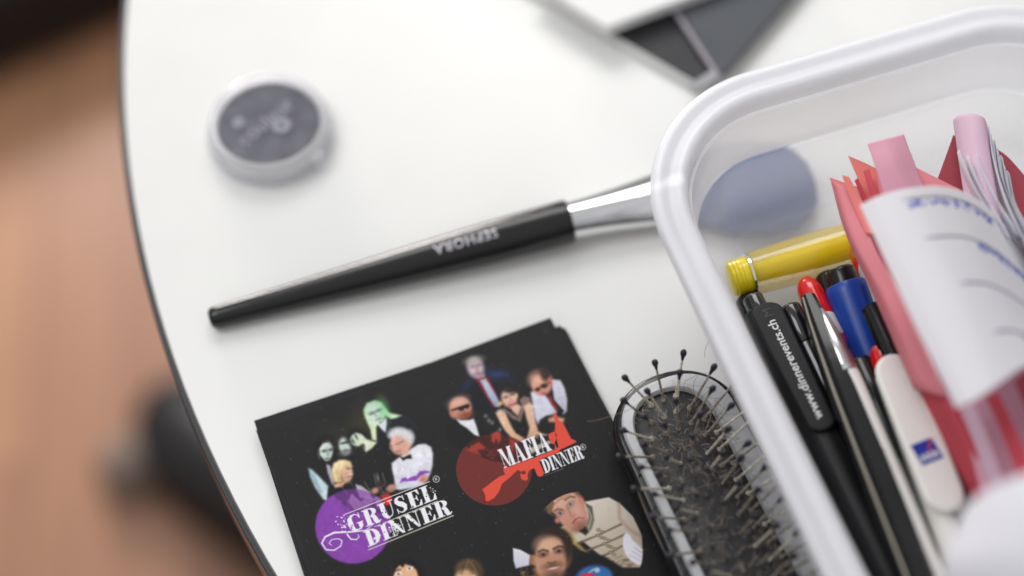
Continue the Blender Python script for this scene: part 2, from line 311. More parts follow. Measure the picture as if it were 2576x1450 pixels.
# ------------------------------------------------------------------ flyers
ZT = .52
cTL = U(653, 1083, ZT); cTR = U(1385, 800, ZT)
eu = nrm(cTR-cTL); ev = np.array([eu[1], -eu[0], 0]); CW = np.linalg.norm(cTR-cTL); CH = 14.8
if True:
    # lay the print out in numpy on a fine grid on the card (a printed sheet)
    du = .0165; nu = int(CW/du); vs = np.r_[np.arange(0, 10.6, du), np.linspace(10.7, CH, 12)]; us = np.linspace(0, CW, nu)
    UU, VV = np.meshgrid(us, vs); G = cTL+UU[..., None]*eu+VV[..., None]*ev; X, Y = proj(G)
    C = np.zeros(X.shape+(3,)); C[:] = np.array([25, 25, 27])/255.
    gr = rng.normal(0, 1, X.shape); C += gr[..., None]*.006
    def bb(x0, x1, y0, y1):
        m = (X >= x0) & (X <= x1) & (Y >= y0) & (Y <= y1)
        return np.nonzero(m)
    def put(idx, a, col, mode='n'):
        a = np.clip(a, 0, 1)[:, None]; col = np.asarray(col, float)
        if col.ndim == 1: col = col[None]
        C[idx] = C[idx]*(1-a)+a*col/255.
    def C1(p): return (623.7+p[0]*.4625, 779.7+p[1]*.4625)
    def C2(p): return (1091.5+p[0]*.4085, 857.6+p[1]*.4085)
    def C4(p): return (779.7+p[0]*.20435, 998+p[1]*.20435)      # closer crops
    def C5(p): return (1107.1+p[0]*.20435, 873.2+p[1]*.20435)
    def C6(p): return (935.6+p[0]*.27845, 1216.3+p[1]*.27845)
    CLIP = [None]
    def ell(T, c, rx, ry, rot, col, soft=3., op=1., col2=None, g=(0, 1)):
        k = T((1, 0))[0]-T((0, 0))[0]; cx, cy = T(c); rx *= k; ry *= k; R = max(rx, ry)+soft
        i = bb(cx-R, cx+R, cy-R, cy+R); x = X[i]-cx; y = Y[i]-cy; t = math.radians(rot); a = x*math.cos(t)+y*math.sin(t); b_ = -x*math.sin(t)+y*math.cos(t)
        d = (np.sqrt((a/rx)**2+(b_/ry)**2)-1)*min(rx, ry); al = op*(.5-d/soft)
        al = np.clip(al, 0, op)
        if CLIP[0] is not None: al = al*CLIP[0](X[i], Y[i])
        if col2 is not None:
            f = np.clip(.5+.5*(x*g[0]+y*g[1])/R, 0, 1)[:, None]; col = np.array(col)*(1-f)+np.array(col2)*f
        put(i, al, col)
    def pol(T, cs, col, soft=1.6, op=1., col2=None, g=(0, 1)):
        if not isinstance(cs[0][0], (tuple, list, np.ndarray)): cs = [cs]
        cs = [np.array([T(p) for p in c]) for c in cs]; A = np.concatenate(cs); i = bb(A[:, 0].min()-soft, A[:, 0].max()+soft, A[:, 1].min()-soft, A[:, 1].max()+soft)
        x, y = X[i], Y[i]; ins = np.zeros(len(x), bool); dm = np.full(len(x), 1e9)
        for c in cs:
            for p, q in zip(c, np.roll(c, -1, 0)):
                if p[1] != q[1]: ins ^= ((p[1] > y) != (q[1] > y)) & (x < (q[0]-p[0])*(y-p[1])/(q[1]-p[1])+p[0])
                e_ = q-p; L2 = max(e_@e_, 1e-9); t = np.clip(((x-p[0])*e_[0]+(y-p[1])*e_[1])/L2, 0, 1); dm = np.minimum(dm, np.hypot(x-p[0]-t*e_[0], y-p[1]-t*e_[1]))
        al = np.clip(.5+np.where(ins, dm, -dm)/soft, 0, 1)*op
        if CLIP[0] is not None: al = al*CLIP[0](x, y)
        if col2 is not None:
            cx, cy = A.mean(0); R = np.ptp(A, 0).max()/2; f = np.clip(.5+.5*((x-cx)*g[0]+(y-cy)*g[1])/R, 0, 1)[:, None]; col = np.array(col)*(1-f)+np.array(col2)*f
        put(i, al, col)
    def stroke(T, pts, wd, col, soft=1.2, op=1.):
        P = np.array([T(p) for p in pts]); k = T((1, 0))[0]-T((0, 0))[0]
        wd = np.broadcast_to(np.asarray(wd, float)*k, (len(P),)); R = wd.max()+soft
        i = bb(P[:, 0].min()-R, P[:, 0].max()+R, P[:, 1].min()-R, P[:, 1].max()+R); x, y = X[i], Y[i]; dm = np.full(len(x), 1e9)
        for j in range(len(P)-1):
            p, q = P[j], P[j+1]; e_ = q-p; L2 = max(e_@e_, 1e-9); t = np.clip(((x-p[0])*e_[0]+(y-p[1])*e_[1])/L2, 0, 1)
            dm = np.minimum(dm, np.hypot(x-p[0]-t*e_[0], y-p[1]-t*e_[1])-(wd[j]+(wd[j+1]-wd[j])*t)/2)
        put(i, op*np.clip(.5-dm/soft, 0, 1), col)
    # ---- group one: pale guests and a waiter (closer crop)
    T = C4
    ell(T, (700, 700), 820, 620, 0, (22, 22, 22), 60, .6)
    ell(T, (640, 330), 110, 170, 10, (72, 68, 36), 60, .7); ell(T, (300, 460), 130, 100, 0, (52, 56, 36), 60, .5)
    pol(T, [(940, 260), (1150, 240), (1280, 330), (1320, 560), (1250, 640), (980, 700), (820, 560), (810, 330)], (26, 31, 42), 8, 1, (16, 17, 20))
    pol(T, [(660, 160), (700, 80), (800, 48), (880, 70), (930, 140), (980, 200), (1130, 232), (1060, 265), (1000, 275), (930, 240), (900, 300), (850, 320), (815, 380), (822, 545), (765, 530), (745, 410), (690, 290), (665, 220)], (180, 226, 184), 6, 1, (228, 236, 200), (0, 1))
    ell(T, (890, 130), 60, 90, -25, (110, 215, 120), 26, .4)
    ell(T, (812, 190), 92, 128, -8, (196, 224, 205), 8, 1, (212, 224, 216))
    ell(T, (900, 200), 40, 110, -8, (110, 190, 120), 30, .6)
    for c in ((765, 205), (845, 170)): ell(T, c, 30, 15, -20, (60, 85, 75), 8)
    stroke(T, [(800, 200), (815, 245), (835, 240)], 12, (130, 160, 145), 6); stroke(T, [(815, 285), (850, 280), (875, 265)], 12, (120, 120, 120), 5)
    pol(T, [(815, 320), (870, 330), (940, 260), (945, 330), (930, 445), (880, 400)], (222, 228, 236), 4)
    stroke(T, [(1140, 240), (1250, 300), (1330, 400)], 10, (45, 50, 50), 8, .6)
    for (c, rx, ry, rot, hc) in (((195, 680), 92, 128, 6, 12), ((430, 610), 72, 105, -12, 40), ((580, 530), 80, 78, 0, 14)):
        ell(T, (c[0]-6, c[1]-25), rx*1.5, ry*1.35, rot, (hc, hc, hc), 16); ell(T, c, rx, ry, rot, (232, 242, 236), 8, 1, (178, 192, 188), (.8, .4))
    pol(T, [(80, 560), (110, 720), (150, 900), (300, 960), (330, 800), (300, 620), (290, 700), (250, 800), (190, 800), (120, 720), (110, 640), (160, 570), (220, 555), (160, 530)], (14, 14, 15), 6)
    for c in ((175, 668), (255, 655), (405, 575), (455, 560), (535, 545), (590, 500)): ell(T, c, 22, 11, -10, (25, 35, 35), 7)
    stroke(T, [(215, 690), (222, 728)], 10, (120, 135, 130), 6); ell(T, (215, 765), 26, 9, -8, (70, 80, 80), 5); ell(T, (440, 665), 30, 12, -10, (60, 60, 62), 8)
    ell(T, (430, 700), 60, 26, -10, (120, 124, 126), 10, .8)
    pol(T, [(500, 520), (560, 450), (640, 470), (700, 525), (825, 565), (760, 640), (690, 685), (655, 640), (660, 590), (600, 610), (540, 590)], (206, 222, 196), 6, 1, (222, 226, 198), (1, .3))
    for c in ((530, 545), (570, 495)): ell(T, c, 24, 9, 60, (30, 45, 40), 6)
    ell(T, (632, 600), 10, 22, 50, (60, 70, 60), 5); stroke(T, [(665, 600), (670, 640), (650, 660)], 14, (40, 45, 40), 6)
    pol(T, [(200, 830), (250, 850), (300, 1060), (270, 1080), (215, 930)], (176, 172, 186), 6)
    pol(T, [(-20, 880), (30, 900), (120, 990), (225, 1100), (215, 1290), (160, 1260), (60, 1120), (0, 980)], (176, 204, 214), 7, 1, (206, 224, 228))
    pol(T, [(20, 950), (70, 1000), (150, 1180), (120, 1190), (50, 1060)], (110, 140, 152), 8, .6)
    # blonde guest
    pol(T, [(330, 1070), (480, 1060), (640, 1160), (700, 1300), (560, 1340), (300, 1330), (215, 1240), (240, 1120)], (17, 17, 24), 6)
    pol(T, [(285, 1080), (380, 1060), (450, 1040), (400, 1110), (310, 1125)], (222, 170, 140), 6)
    ell(T, (455, 950), 72, 112, 4, (236, 196, 168), 7, 1, (214, 160, 132))
    pol(T, [(262, 900), (290, 820), (360, 780), (430, 775), (500, 800), (525, 860), (500, 870), (440, 850), (400, 910), (385, 1000), (410, 1050), (350, 1068), (300, 1060), (268, 990)], (240, 222, 176), 7, 1, (206, 172, 118), (.2, 1))
    stroke(T, [(330, 830), (300, 920), (320, 1030)], 12, (250, 240, 212), 8, .8); ell(T, (470, 885), 18, 8, 20, (90, 60, 45), 5); ell(T, (490, 965), 30, 10, -12, (245, 235, 230), 4); ell(T, (488, 980), 26, 6, -12, (170, 80, 75), 4)
    # waiter
    pol(T, [(1005, 820), (1080, 760), (1250, 640), (1330, 590), (1420, 580), (1490, 620), (1515, 700), (1510, 850), (1480, 960), (1400, 1080), (1250, 1130), (1110, 1150), (1050, 1140), (1035, 1000), (1010, 900)], (232, 231, 238), 6, 1, (214, 214, 230), (.3, 1))
    stroke(T, [(1090, 850), (1110, 960), (1180, 1060)], 12, (200, 200, 216), 10, .7); stroke(T, [(1400, 680), (1440, 800), (1400, 930)], 14, (206, 206, 220), 12, .6)
    ell(T, (1120, 480), 150, 85, 12, (196, 198, 200), 12, 1, (232, 234, 236)); ell(T, (1220, 520), 50, 90, 10, (206, 208, 210), 12)
    ell(T, (1090, 600), 105, 120, -14, (232, 184, 164), 8, 1, (206, 150, 130)); pol(T, [(1180, 560), (1250, 600), (1200, 720), (1120, 720)], (222, 172, 152), 8)
    ell(T, (1215, 560), 22, 40, 0, (225, 165, 145), 6)
    stroke(T, [(990, 610), (1060, 590), (1150, 545)], 7, (100, 90, 92), 4); ell(T, (1010, 625), 26, 16, -20, (150, 130, 132), 5, .8); ell(T, (1085, 580), 26, 14, -20, (176, 136, 126), 5, .7)
    ell(T, (1045, 620), 20, 28, -10, (240, 192, 172), 8); stroke(T, [(1060, 680), (1110, 672)], 9, (150, 84, 80), 5)
    for x_, y_, r_ in [(990, 480, 26), (1030, 440, 30), (1080, 415, 32), (1140, 420, 34), (1190, 450, 32), (1230, 500, 30), (1240, 560, 24)]: ell(T, (x_, y_), r_, r_, 0, (226, 228, 230), 14, .8)
    pol(T, [(1105, 735), (1150, 750), (1240, 710), (1255, 765), (1190, 765), (1145, 790)], (12, 12, 14), 4)
    pol(T, [(1105, 1068), (1130, 1010), (1180, 992), (1200, 1020), (1240, 990), (1275, 980), (1310, 975), (1350, 920), (1420, 912), (1508, 932), (1420, 945), (1380, 985), (1340, 1000), (1310, 1035), (1250, 1040), (1200, 1045), (1150, 1045)], (140, 70, 180), 3)
    for c, r_ in (((1400, 1010), 62), ((1000, 1130), 62), ((800, 1160), 48)):
        ell(T, c, r_, r_*.72, -25, (224, 178, 158), 8, 1, (176, 120, 105))
        for q in range(3): stroke(T, [(c[0]-20+q*18, c[1]-8), (c[0]-34+q*18, c[1]+30)], 5, (160, 105, 92), 4, .8)
    # glasses and drink
    for (gx, gy, s_) in ((870, 1020, 1.), (440, 1330, .8)):
        stroke(T, [(gx-80*s_, gy-60*s_), (gx-55*s_, gy+60*s_), (gx, gy+100*s_), (gx+62*s_, gy+50*s_), (gx+20*s_, gy-80*s_)], 6, (170, 165, 175), 4, .85); stroke(T, [(gx, gy+100*s_), (gx+30*s_, gy+170*s_)], 6, (170, 165, 170), 4, .8)
        ell(T, (gx+5, gy+55*s_), 50*s_, 34*s_, -15, (60, 25, 35), 8, .8)
    ell(T, (835, 1000), 12, 40, -12, (220, 220, 226), 6, .6)
    pol(T, [(565, 1080), (640, 1100), (740, 1180), (760, 1260), (620, 1250), (580, 1150)], (198, 190, 206), 4, .9)
    stroke(T, [(565, 1080), (620, 1230)], 6, (200, 198, 206), 4); stroke(T, [(670, 1050), (745, 1170)], 5, (150, 148, 150), 4); stroke(T, [(490, 1050), (600, 1200)], 4, (120, 118, 124), 4); stroke(T, [(380, 1090), (470, 1220)], 4, (120, 118, 124), 4)
    pol(T, [(870, 1210), (960, 1180), (1010, 1240), (1000, 1330), (930, 1340), (890, 1280)], (206, 40, 40), 6); pol(T, [(860, 1190), (950, 1160), (965, 1190), (880, 1225)], (80, 60, 40), 6)
    # purple disc
    T = C1
    def indisc(x, y): # the photo overlap of the disc, where the picture shows through
        a, b_ = C1((670, 860)); return np.clip((252*.4625-np.hypot(x-a, y-b_))/3+.5, 0, 1)
    CLIP[0] = lambda x, y: 1-.0*x
    i = bb(*[C1((355, 0))[0], C1((790, 0))[0], C1((0, 965))[1], C1((0, 1390))[1]]); cx, cy = C1((571, 1178)); d = np.hypot(X[i]-cx, (Y[i]-cy)*1.01)-205*.4625
    ov = indisc(X[i], Y[i]); al = np.clip(.5-d/2.2, 0, 1)*(1-.34*ov)
    C[i] = C[i]*(1-al[:, None])+al[:, None]*(np.array([134, 64, 168])/255.)
    pol(T, [(565, 1000), (615, 1045), (650, 1010), (700, 1030), (640, 1085), (580, 1090), (545, 1040)], (168, 120, 190), 4, .7); pol(T, [(690, 1010), (720, 1020), (745, 1080), (700, 1075)], (175, 130, 200), 4, .6)
    CLIP[0] = None
    # ---- group two (closer crop)
    T = C5
    ell(T, (640, 330), 170, 60, 8, (32, 46, 96), 30, .8); ell(T, (360, 460), 90, 40, -40, (30, 42, 88), 24, .8); ell(T, (860, 400), 70, 30, 45, (28, 38, 70), 20, .6); ell(T, (720, 335), 60, 22, -6, (60, 80, 150), 14, .6)
    pol(T, [(420, 400), (560, 370), (660, 430), (740, 560), (720, 760), (560, 840), (420, 760), (330, 560)], (20, 20, 30), 10)
    ell(T, (435, 255), 100, 124, -18, (216, 196, 204), 12, 1, (200, 178, 188)); ell(T, (415, 165), 100, 45, -12, (180, 172, 166), 14, .9); pol(T, [(400, 340), (540, 320), (560, 380), (490, 420), (450, 390)], (170, 150, 160), 8)
    ell(T, (400, 240), 22, 12, -10, (120, 100, 108), 8); ell(T, (480, 222), 22, 12, -10, (120, 100, 108), 8); stroke(T, [(450, 250), (465, 290), (445, 296)], 12, (160, 110, 118), 8); ell(T, (470, 325), 32, 10, -10, (150, 90, 96), 8)
    pol(T, [(440, 400), (590, 370), (690, 570), (700, 740), (640, 730), (540, 560)], (136, 24, 44), 6); pol(T, [(490, 410), (560, 390), (620, 480), (720, 650), (740, 740), (680, 740), (600, 620), (530, 480)], (196, 204, 222), 5, 1, (150, 165, 190))
    pol(T, [(200, 890), (320, 900), (400, 880), (520, 1010), (620, 1060), (580, 1160), (300, 1240), (100, 1200), (90, 960)], (18, 19, 22), 10)
    ell(T, (250, 755), 140, 140, 20, (222, 166, 144), 9, 1, (186, 120, 100)); ell(T, (220, 670), 80, 40, -20, (232, 186, 164), 24, .8)
    ell(T, (150, 830), 26, 42, -20, (200, 130, 108), 8); ell(T, (320, 850), 78, 50, -15, (120, 66, 44), 16, .9); ell(T, (345, 815), 36, 12, -12, (160, 70, 66), 6)
    pol(T, [(225, 740), (340, 700), (365, 715), (350, 760), (300, 755), (280, 785), (240, 785), (225, 765), (140, 790), (135, 775)], (16, 14, 18), 4)
    pol(T, [(195, 885), (260, 905), (370, 900), (410, 880), (440, 950), (485, 1105), (420, 1080), (330, 1000), (250, 950)], (228, 228, 234), 4)
    for c in ((600, 905), (640, 935), (735, 1020), (560, 850)): ell(T, c, 14, 18, 20, (190, 190, 200), 8, .8)
    # woman
    ell(T, (850, 520), 130, 95, 5, (30, 22, 26), 16); ell(T, (960, 640), 40, 90, 0, (34, 25, 28), 14)
    pol(T, [(690, 790), (800, 740), (900, 780), (1000, 640), (1090, 600), (1130, 680), (1080, 760), (1060, 930), (1080, 1100), (900, 1100), (860, 900), (760, 850)], (22, 18, 20), 6)
    pol(T, [(690, 780), (790, 750), (900, 830), (960, 870), (1000, 740), (980, 650), (1030, 605), (1100, 620), (1130, 700), (1050, 740), (1020, 830), (990, 930), (880, 880), (800, 800)], (140, 116, 110), 6, 1, (120, 98, 96))
    pol(T, [(860, 740), (960, 700), (1000, 740), (960, 850), (900, 800)], (232, 190, 168), 6)
    ell(T, (850, 630), 95, 118, -14, (240, 204, 186), 8, 1, (226, 172, 152)); ell(T, (860, 530), 90, 38, 4, (36, 26, 30), 10)
    for c in ((808, 618), (895, 588)): ell(T, c, 24, 10, -12, (70, 45, 42), 6)
    stroke(T, [(860, 620), (868, 650)], 8, (210, 150, 130), 6); ell(T, (885, 695), 44, 22, -28, (176, 56, 56), 6); ell(T, (885, 685), 34, 8, -28, (250, 240, 236), 4); ell(T, (740, 695), 26, 26, 0, (226, 196, 110), 6); ell(T, (940, 595), 16, 24, 0, (226, 200, 130), 6)
    pol(T, [(682, 810), (740, 770), (800, 800), (870, 960), (930, 1060), (1050, 1130), (990, 1165), (870, 1110), (800, 1030), (740, 930)], (236, 200, 172), 6, 1, (218, 172, 140), (.4, 1))
    pol(T, [(1030, 730), (1100, 690), (1150, 720), (1170, 900), (1210, 1040), (1330, 1085), (1260, 1095), (1200, 1080), (1140, 1130), (1070, 1120), (1100, 1000), (1060, 870)], (232, 194, 166), 6, 1, (212, 166, 138), (.1, 1))
    for q in range(4): stroke(T, [(1080+q*40, 1110-q*6), (1070+q*42, 1150-q*10)], 14, (216, 170, 142), 6)
    # right man
    pol(T, [(1115, 560), (1180, 530), (1300, 600), (1450, 800), (1390, 830), (1300, 850), (1240, 900), (1210, 960), (1170, 880), (1140, 700)], (222, 222, 236), 6, 1, (196, 196, 214)); pol(T, [(1370, 400), (1480, 410), (1530, 500), (1565, 640), (1560, 790), (1520, 830), (1440, 720), (1400, 640), (1385, 520)], (216, 216, 232), 5, 1, (192, 190, 212))
    stroke(T, [(1320, 640), (1390, 770), (1420, 800)], 10, (180, 180, 200), 8, .7); pol(T, [(1320, 590), (1385, 540), (1400, 650), (1530, 790), (1470, 840), (1420, 770)], (16, 16, 18), 5); pol(T, [(1325, 605), (1370, 600), (1400, 690), (1460, 770), (1440, 790), (1370, 710)], (150, 34, 40), 4)
    ell(T, (1215, 365), 120, 95, -20, (112, 78, 62), 12, 1, (70, 48, 42), (1, 0)); ell(T, (1250, 470), 125, 128, -28, (226, 168, 146), 9, 1, (206, 132, 116)); ell(T, (1180, 400), 80, 70, -20, (226, 176, 152), 24, .8); ell(T, (1300, 350), 60, 80, -30, (52, 36, 34), 12); ell(T, (1350, 410), 26, 44, 20, (214, 120, 118), 8)
    ell(T, (1282, 480), 42, 26, -5, (20, 18, 20), 5); ell(T, (1200, 522), 30, 22, -15, (24, 20, 22), 5); stroke(T, [(1200, 510), (1290, 470), (1350, 440)], 7, (30, 26, 28), 4); ell(T, (1285, 575), 30, 10, -10, (170, 80, 80), 6)
    pol(T, [(1320, 890), (1400, 850), (1530, 880), (1520, 930), (1400, 930), (1340, 930)], (206, 150, 124), 8); pol(T, [(1230, 900), (1320, 860), (1330, 930), (1420, 940), (1380, 1040), (1260, 1060), (1210, 980)], (30, 20, 22), 8)
    # table, playing cards, hands below
    pol(T, [(1090, 1250), (1340, 1150), (1390, 1170), (1120, 1320)], (176, 172, 158), 4); pol(T, [(1110, 1330), (1400, 1180), (1430, 1220), (1130, 1350)], (26, 30, 28), 4)
    def blur(sl):
        a_ = C[sl].copy(); k = np.array([.08, .24, .36, .24, .08])
        for ax_ in (0, 1): a_ = sum(w_*np.roll(a_, o_, ax_) for w_, o_ in zip(k, (-2, -1, 0, 1, 2)))
        C[sl] = a_
    def grain(sl, amt=.10):
        sh_ = C[sl].shape[:2]; t_ = np.zeros(sh_)
        for q_, w_ in ((3, .5), (7, .7), (17, .8)):
            n_ = rng.normal(0, 1, (sh_[0]//q_+2, sh_[1]//q_+2)); yy = np.arange(sh_[0])/q_; xx = np.arange(sh_[1])/q_; yi = yy.astype(int); xi = xx.astype(int); fy = (yy-yi)[:, None]; fx = (xx-xi)[None]
            t_ += w_*((n_[yi][:, xi]*(1-fx)+n_[yi][:, xi+1]*fx)*(1-fy)+(n_[yi+1][:, xi]*(1-fx)+n_[yi+1][:, xi+1]*fx)*fy)
        C[sl] *= np.clip(1+amt*t_, .5, 1.5)[..., None]
    blur(np.s_[:, :]); grain(np.s_[:, :], .035)
    # red disc
    T = C2; i = bb(C2((120, 0))[0], C2((620, 0))[0], C2((0, 560))[1], C2((0, 1030))[1]); cx, cy = C2((370, 795)); d = (np.hypot((X[i]-cx)/233, (Y[i]-cy)/220)-.4085)*225
    ax_, ay_ = C2((435, 420)); ov = np.clip((330*.4085-np.hypot(X[i]-ax_, Y[i]-ay_))/3+.5, 0, 1); al = np.clip(.5-d/2.2, 0, 1)
    rd = np.where(ov[:, None] > .5, np.array([[74, 24, 24]]), np.array([[112, 42, 38]]))/255.
    C[i] = C[i]*(1-al[:, None])+al[:, None]*(rd*(1-.12*ov[:, None])+C[i]*.18*ov[:, None])
    T = C5
    pol(T, [(630, 1070), (700, 1035), (745, 1060), (750, 1140), (720, 1190), (690, 1130), (665, 1185), (635, 1160)], (168, 62, 50), 6); pol(T, [(480, 1170), (560, 1240), (530, 1260), (460, 1270), (500, 1340), (330, 1270), (400, 1210)], (160, 56, 44), 6); pol(T, [(850, 1120), (960, 1160), (920, 1230), (900, 1300), (860, 1240)], (150, 54, 44), 8)
    for q in range(26): ell(T, (520+rng.uniform(0, 260), 1240+rng.uniform(0, 140)), rng.uniform(6, 20), rng.uniform(4, 9), rng.uniform(-60, 60), (130, 52, 40), 5, .6)
    T = C2
    gun = [(298, 915), (312, 905), (405, 835), (440, 825), (428, 800), (430, 790), (640, 712), (745, 668), (745, 640), (725, 632), (708, 600), (706, 575), (742, 558), (757, 580), (752, 612), (742, 628), (757, 660), (768, 655), (745, 560), (748, 500), (733, 455), (753, 448), (768, 490), (797, 510), (846, 604), (872, 614), (878, 624), (776, 672), (768, 688), (664, 728), (648, 742), (678, 812), (672, 832), (650, 838), (636, 828), (618, 785), (590, 795), (576, 822), (580, 852), (565, 863), (538, 852), (532, 826), (538, 808), (516, 795), (470, 840), (420, 880), (400, 930), (372, 968), (332, 990), (318, 985), (316, 950)]
    pol(T, gun, (226, 78, 62), 1.4)
    ell(T, (552, 812), 14, 12, 0, (112, 42, 38), 2)
    # ---- lettering
    def rect(a, b_, c, d_): return [(a, b_), (c, b_), (c, d_), (a, d_)]
    def arcp(cx, cy, rx, ry, a0, a1, n=18): return [(cx+rx*math.cos(math.radians(a0+(a1-a0)*t/n)), cy+ry*math.sin(math.radians(a0+(a1-a0)*t/n))) for t in range(n+1)]
    def vstroke(pts, ws):
        pts = np.array(pts, float); t = np.gradient(pts, axis=0); t /= np.linalg.norm(t, axis=1)[:, None]; n_ = np.c_[-t[:, 1], t[:, 0]]; w_ = np.interp(np.linspace(0, 1, len(pts)), np.linspace(0, 1, len(ws)), ws)[:, None]/2
        return [tuple(p) for p in np.r_[pts+n_*w_, (pts-n_*w_)[::-1]]]
    TT, HH = .30, .055
    GL = {
     'I': (.55, [[rect(.12, 0, .12+TT, 1)], [rect(0, 0, .54, HH)], [rect(0, 1-HH, .54, 1)]]),
     'L': (.86, [[rect(.12, 0, .12+TT, 1)], [rect(0, 0, .84, HH)], [rect(0, 1-HH, .54, 1)], [[(.84, 0), (.86, .38), (.80, .38), (.62, .05), (.6, 0)]]]),
     'E': (.88, [[rect(.12, 0, .12+TT, 1)], [rect(0, 0, .84, HH)], [rect(0, 1-HH, .80, 1)], [rect(.4, .48, .62, .53)], [[(.62, .33), (.66, .33), (.66, .68), (.62, .68), (.56, .52), (.56, .49)]], [[(.84, 0), (.88, .34), (.82, .34), (.64, .05), (.6, 0)]], [[(.8, 1), (.83, .68), (.77, .68), (.62, .95), (.6, 1)]]]),
     'F': (.80, [[rect(.12, 0, .12+TT, 1)], [rect(0, 0, .54, HH)], [rect(0, 1-HH, .78, 1)], [rect(.4, .48, .6, .53)], [[(.6, .33), (.64, .33), (.64, .68), (.6, .68), (.54, .52), (.54, .49)]], [[(.78, 1), (.81, .68), (.75, .68), (.6, .95), (.58, 1)]]]),
     'N': (1.0, [[rect(.14, 0, .20, 1)], [[(.04, 1), (.36, 1), (.86, 0), (.80, 0), (.70, 0)]], [rect(.80, 0, .86, 1)], [rect(0, 0, .34, HH)], [rect(.66, 1-HH, 1, 1)], [rect(0, 1-HH, .3, 1)]]),
     'M': (1.25, [[rect(.12, 0, .17, 1)], [[(.06, 1), (.40, 1), (.68, 0), (.56, 0)]], [[(.92, 1), (.98, 1), (.66, 0), (.58, 0)]], [rect(.84, 0, 1.12, 1)], [rect(0, 0, .3, HH)], [rect(.74, 0, 1.22, HH)], [rect(.0, 1-HH, .3, 1)], [rect(.84, 1-HH, 1.22, 1)]]),
     'A': (.98, [[[(.12, 0), (.18, 0), (.50, .98), (.44, .98)]], [[(.40, 1), (.54, 1), (.92, 0), (.58, 0)]], [rect(.24, .28, .66, .33)], [rect(0, 0, .3, HH)], [rect(.5, 0, 1., HH)]]),
     'D': (.98, [[rect(.12, 0, .12+TT, 1)], [rect(0, 0, .5, HH)], [rect(0, 1-HH, .5, 1)], [arcp(.42, .5, .54, .5, -90, 90)+arcp(.42, .5, .24, .445, 90, -90)]]),
     'R': (1.0, [[rect(.12, 0, .12+TT, 1)], [rect(0, 0, .54, HH)], [rect(0, 1-HH, .5, 1)], [arcp(.46, .75, .44, .25, -90, 90)+arcp(.46, .75, .16, .20, 90, -90)], [vstroke([(.46, .52), (.66, .44), (.70, .25), (.76, .06), (.88, .02), (1.02, .12)], [.06, .26, .3, .28, .12, .05])]]),
     'U': (.98, [[vstroke([(.27, 1), (.27, .5), (.29, .24), (.40, .07), (.55, .03), (.70, .08), (.80, .22), (.83, .5), (.83, 1)], [.3, .3, .3, .2, .08, .06, .055, .055, .055])], [rect(0, 1-HH, .54, 1)], [rect(.66, 1-HH, 1, 1)]]),
     'S': (.78, [[vstroke([(.66, .72), (.62, .88), (.48, .97), (.34, .96), (.20, .88), (.17, .74), (.28, .60), (.48, .47), (.60, .33), (.58, .14), (.42, .03), (.26, .04), (.12, .16), (.08, .32)], [.05, .06, .07, .1, .22, .28, .30, .32, .30, .2, .08, .06, .05, .05])], [rect(.62, .68, .67, 1)], [rect(.06, 0, .11, .32)]]),
     'G': (1.0, [[vstroke([(.84, .70), (.76, .90), (.58, .98), (.38, .95), (.22, .78), (.19, .5), (.22, .24), (.36, .06), (.56, .02), (.72, .06), (.80, .2), (.80, .42)], [.05, .06, .06, .14, .3, .34, .3, .16, .06, .12, .28, .28])], [rect(.56, .40, 1.0, .45)], [rect(.83, .68, .88, 1)]]),
    }
    def word(T, txt, B0, B1, up, col, soft=1.3, gap=.06):
        W_ = sum(GL[c][0] for c in txt)+gap*(len(txt)-1); B0 = np.array(B0, float); bx = (np.array(B1, float)-B0)/W_; up = np.array(up, float); x = 0
        for ch_ in txt:
            w_, parts = GL[ch_]
            for cs in parts: pol(T, [[tuple(B0+bx*(x+p[0])+up*p[1]) for p in c] for c in cs], col, soft)
            x += w_+gap
    WH = (238, 238, 244)
    stroke(C1, [(522, 1115), (988, 934)], 4, (225, 220, 222)); stroke(C1, [(690, 1180), (1032, 1040)], 3.5, (220, 214, 190)); stroke(C1, [(655, 1306), (1117, 1119)], 4, (225, 220, 200))
    word(C1, 'GRUSEL', (558, 1215), (1030, 1028), (-30, -84), WH); word(C1, 'DINNER', (655, 1290), (1112, 1106), (-30, -82), WH)
    sp_ = [(680, 1168), (640, 1200), (560, 1208), (470, 1212), (420, 1235), (402, 1270), (425, 1305), (470, 1308), (505, 1285), (512, 1255), (490, 1245), (455, 1250), (442, 1270), (455, 1282)]
    stroke(C1, sp_, [3, 5, 8, 10, 8, 7, 6, 6, 5, 5, 4, 4, 4, 3], WH); stroke(C1, [(540, 1222), (560, 1248), (590, 1250), (605, 1235), (600, 1222)], [8, 6, 5, 4, 3], WH)
    for (cx, cy, n_, sx, sy, cc_) in ((520, 1165, 26, 30, 45, WH), (1006, 975, 9, 16, 18, WH), (800, 1190, 46, 30, 34, WH), (735, 1130, 20, 30, 40, (60, 50, 80)), (880, 1160, 24, 40, 24, (40, 40, 42)), (980, 1000, 8, 14, 16, (30, 30, 32)), (560, 1180, 12, 16, 22, (134, 64, 168)), (700, 1240, 20, 18, 18, WH), (900, 1075, 12, 20, 20, (30, 30, 32))):
        for q in range(n_): ell(C1, (cx+rng.normal()*sx*.6, cy+rng.normal()*sy*.6), *([rng.uniform(1.2, 4.6)]*2), 0, cc_, 1.2)
    word(C2, 'MAFIA', (432, 786), (728, 672), (-42, -112), WH, gap=.02); word(C2, 'DINNER', (684, 818), (928, 720), (-30, -82), WH, gap=.02); stroke(C2, [(680, 832), (800, 786)], 2.5, (120, 120, 126))
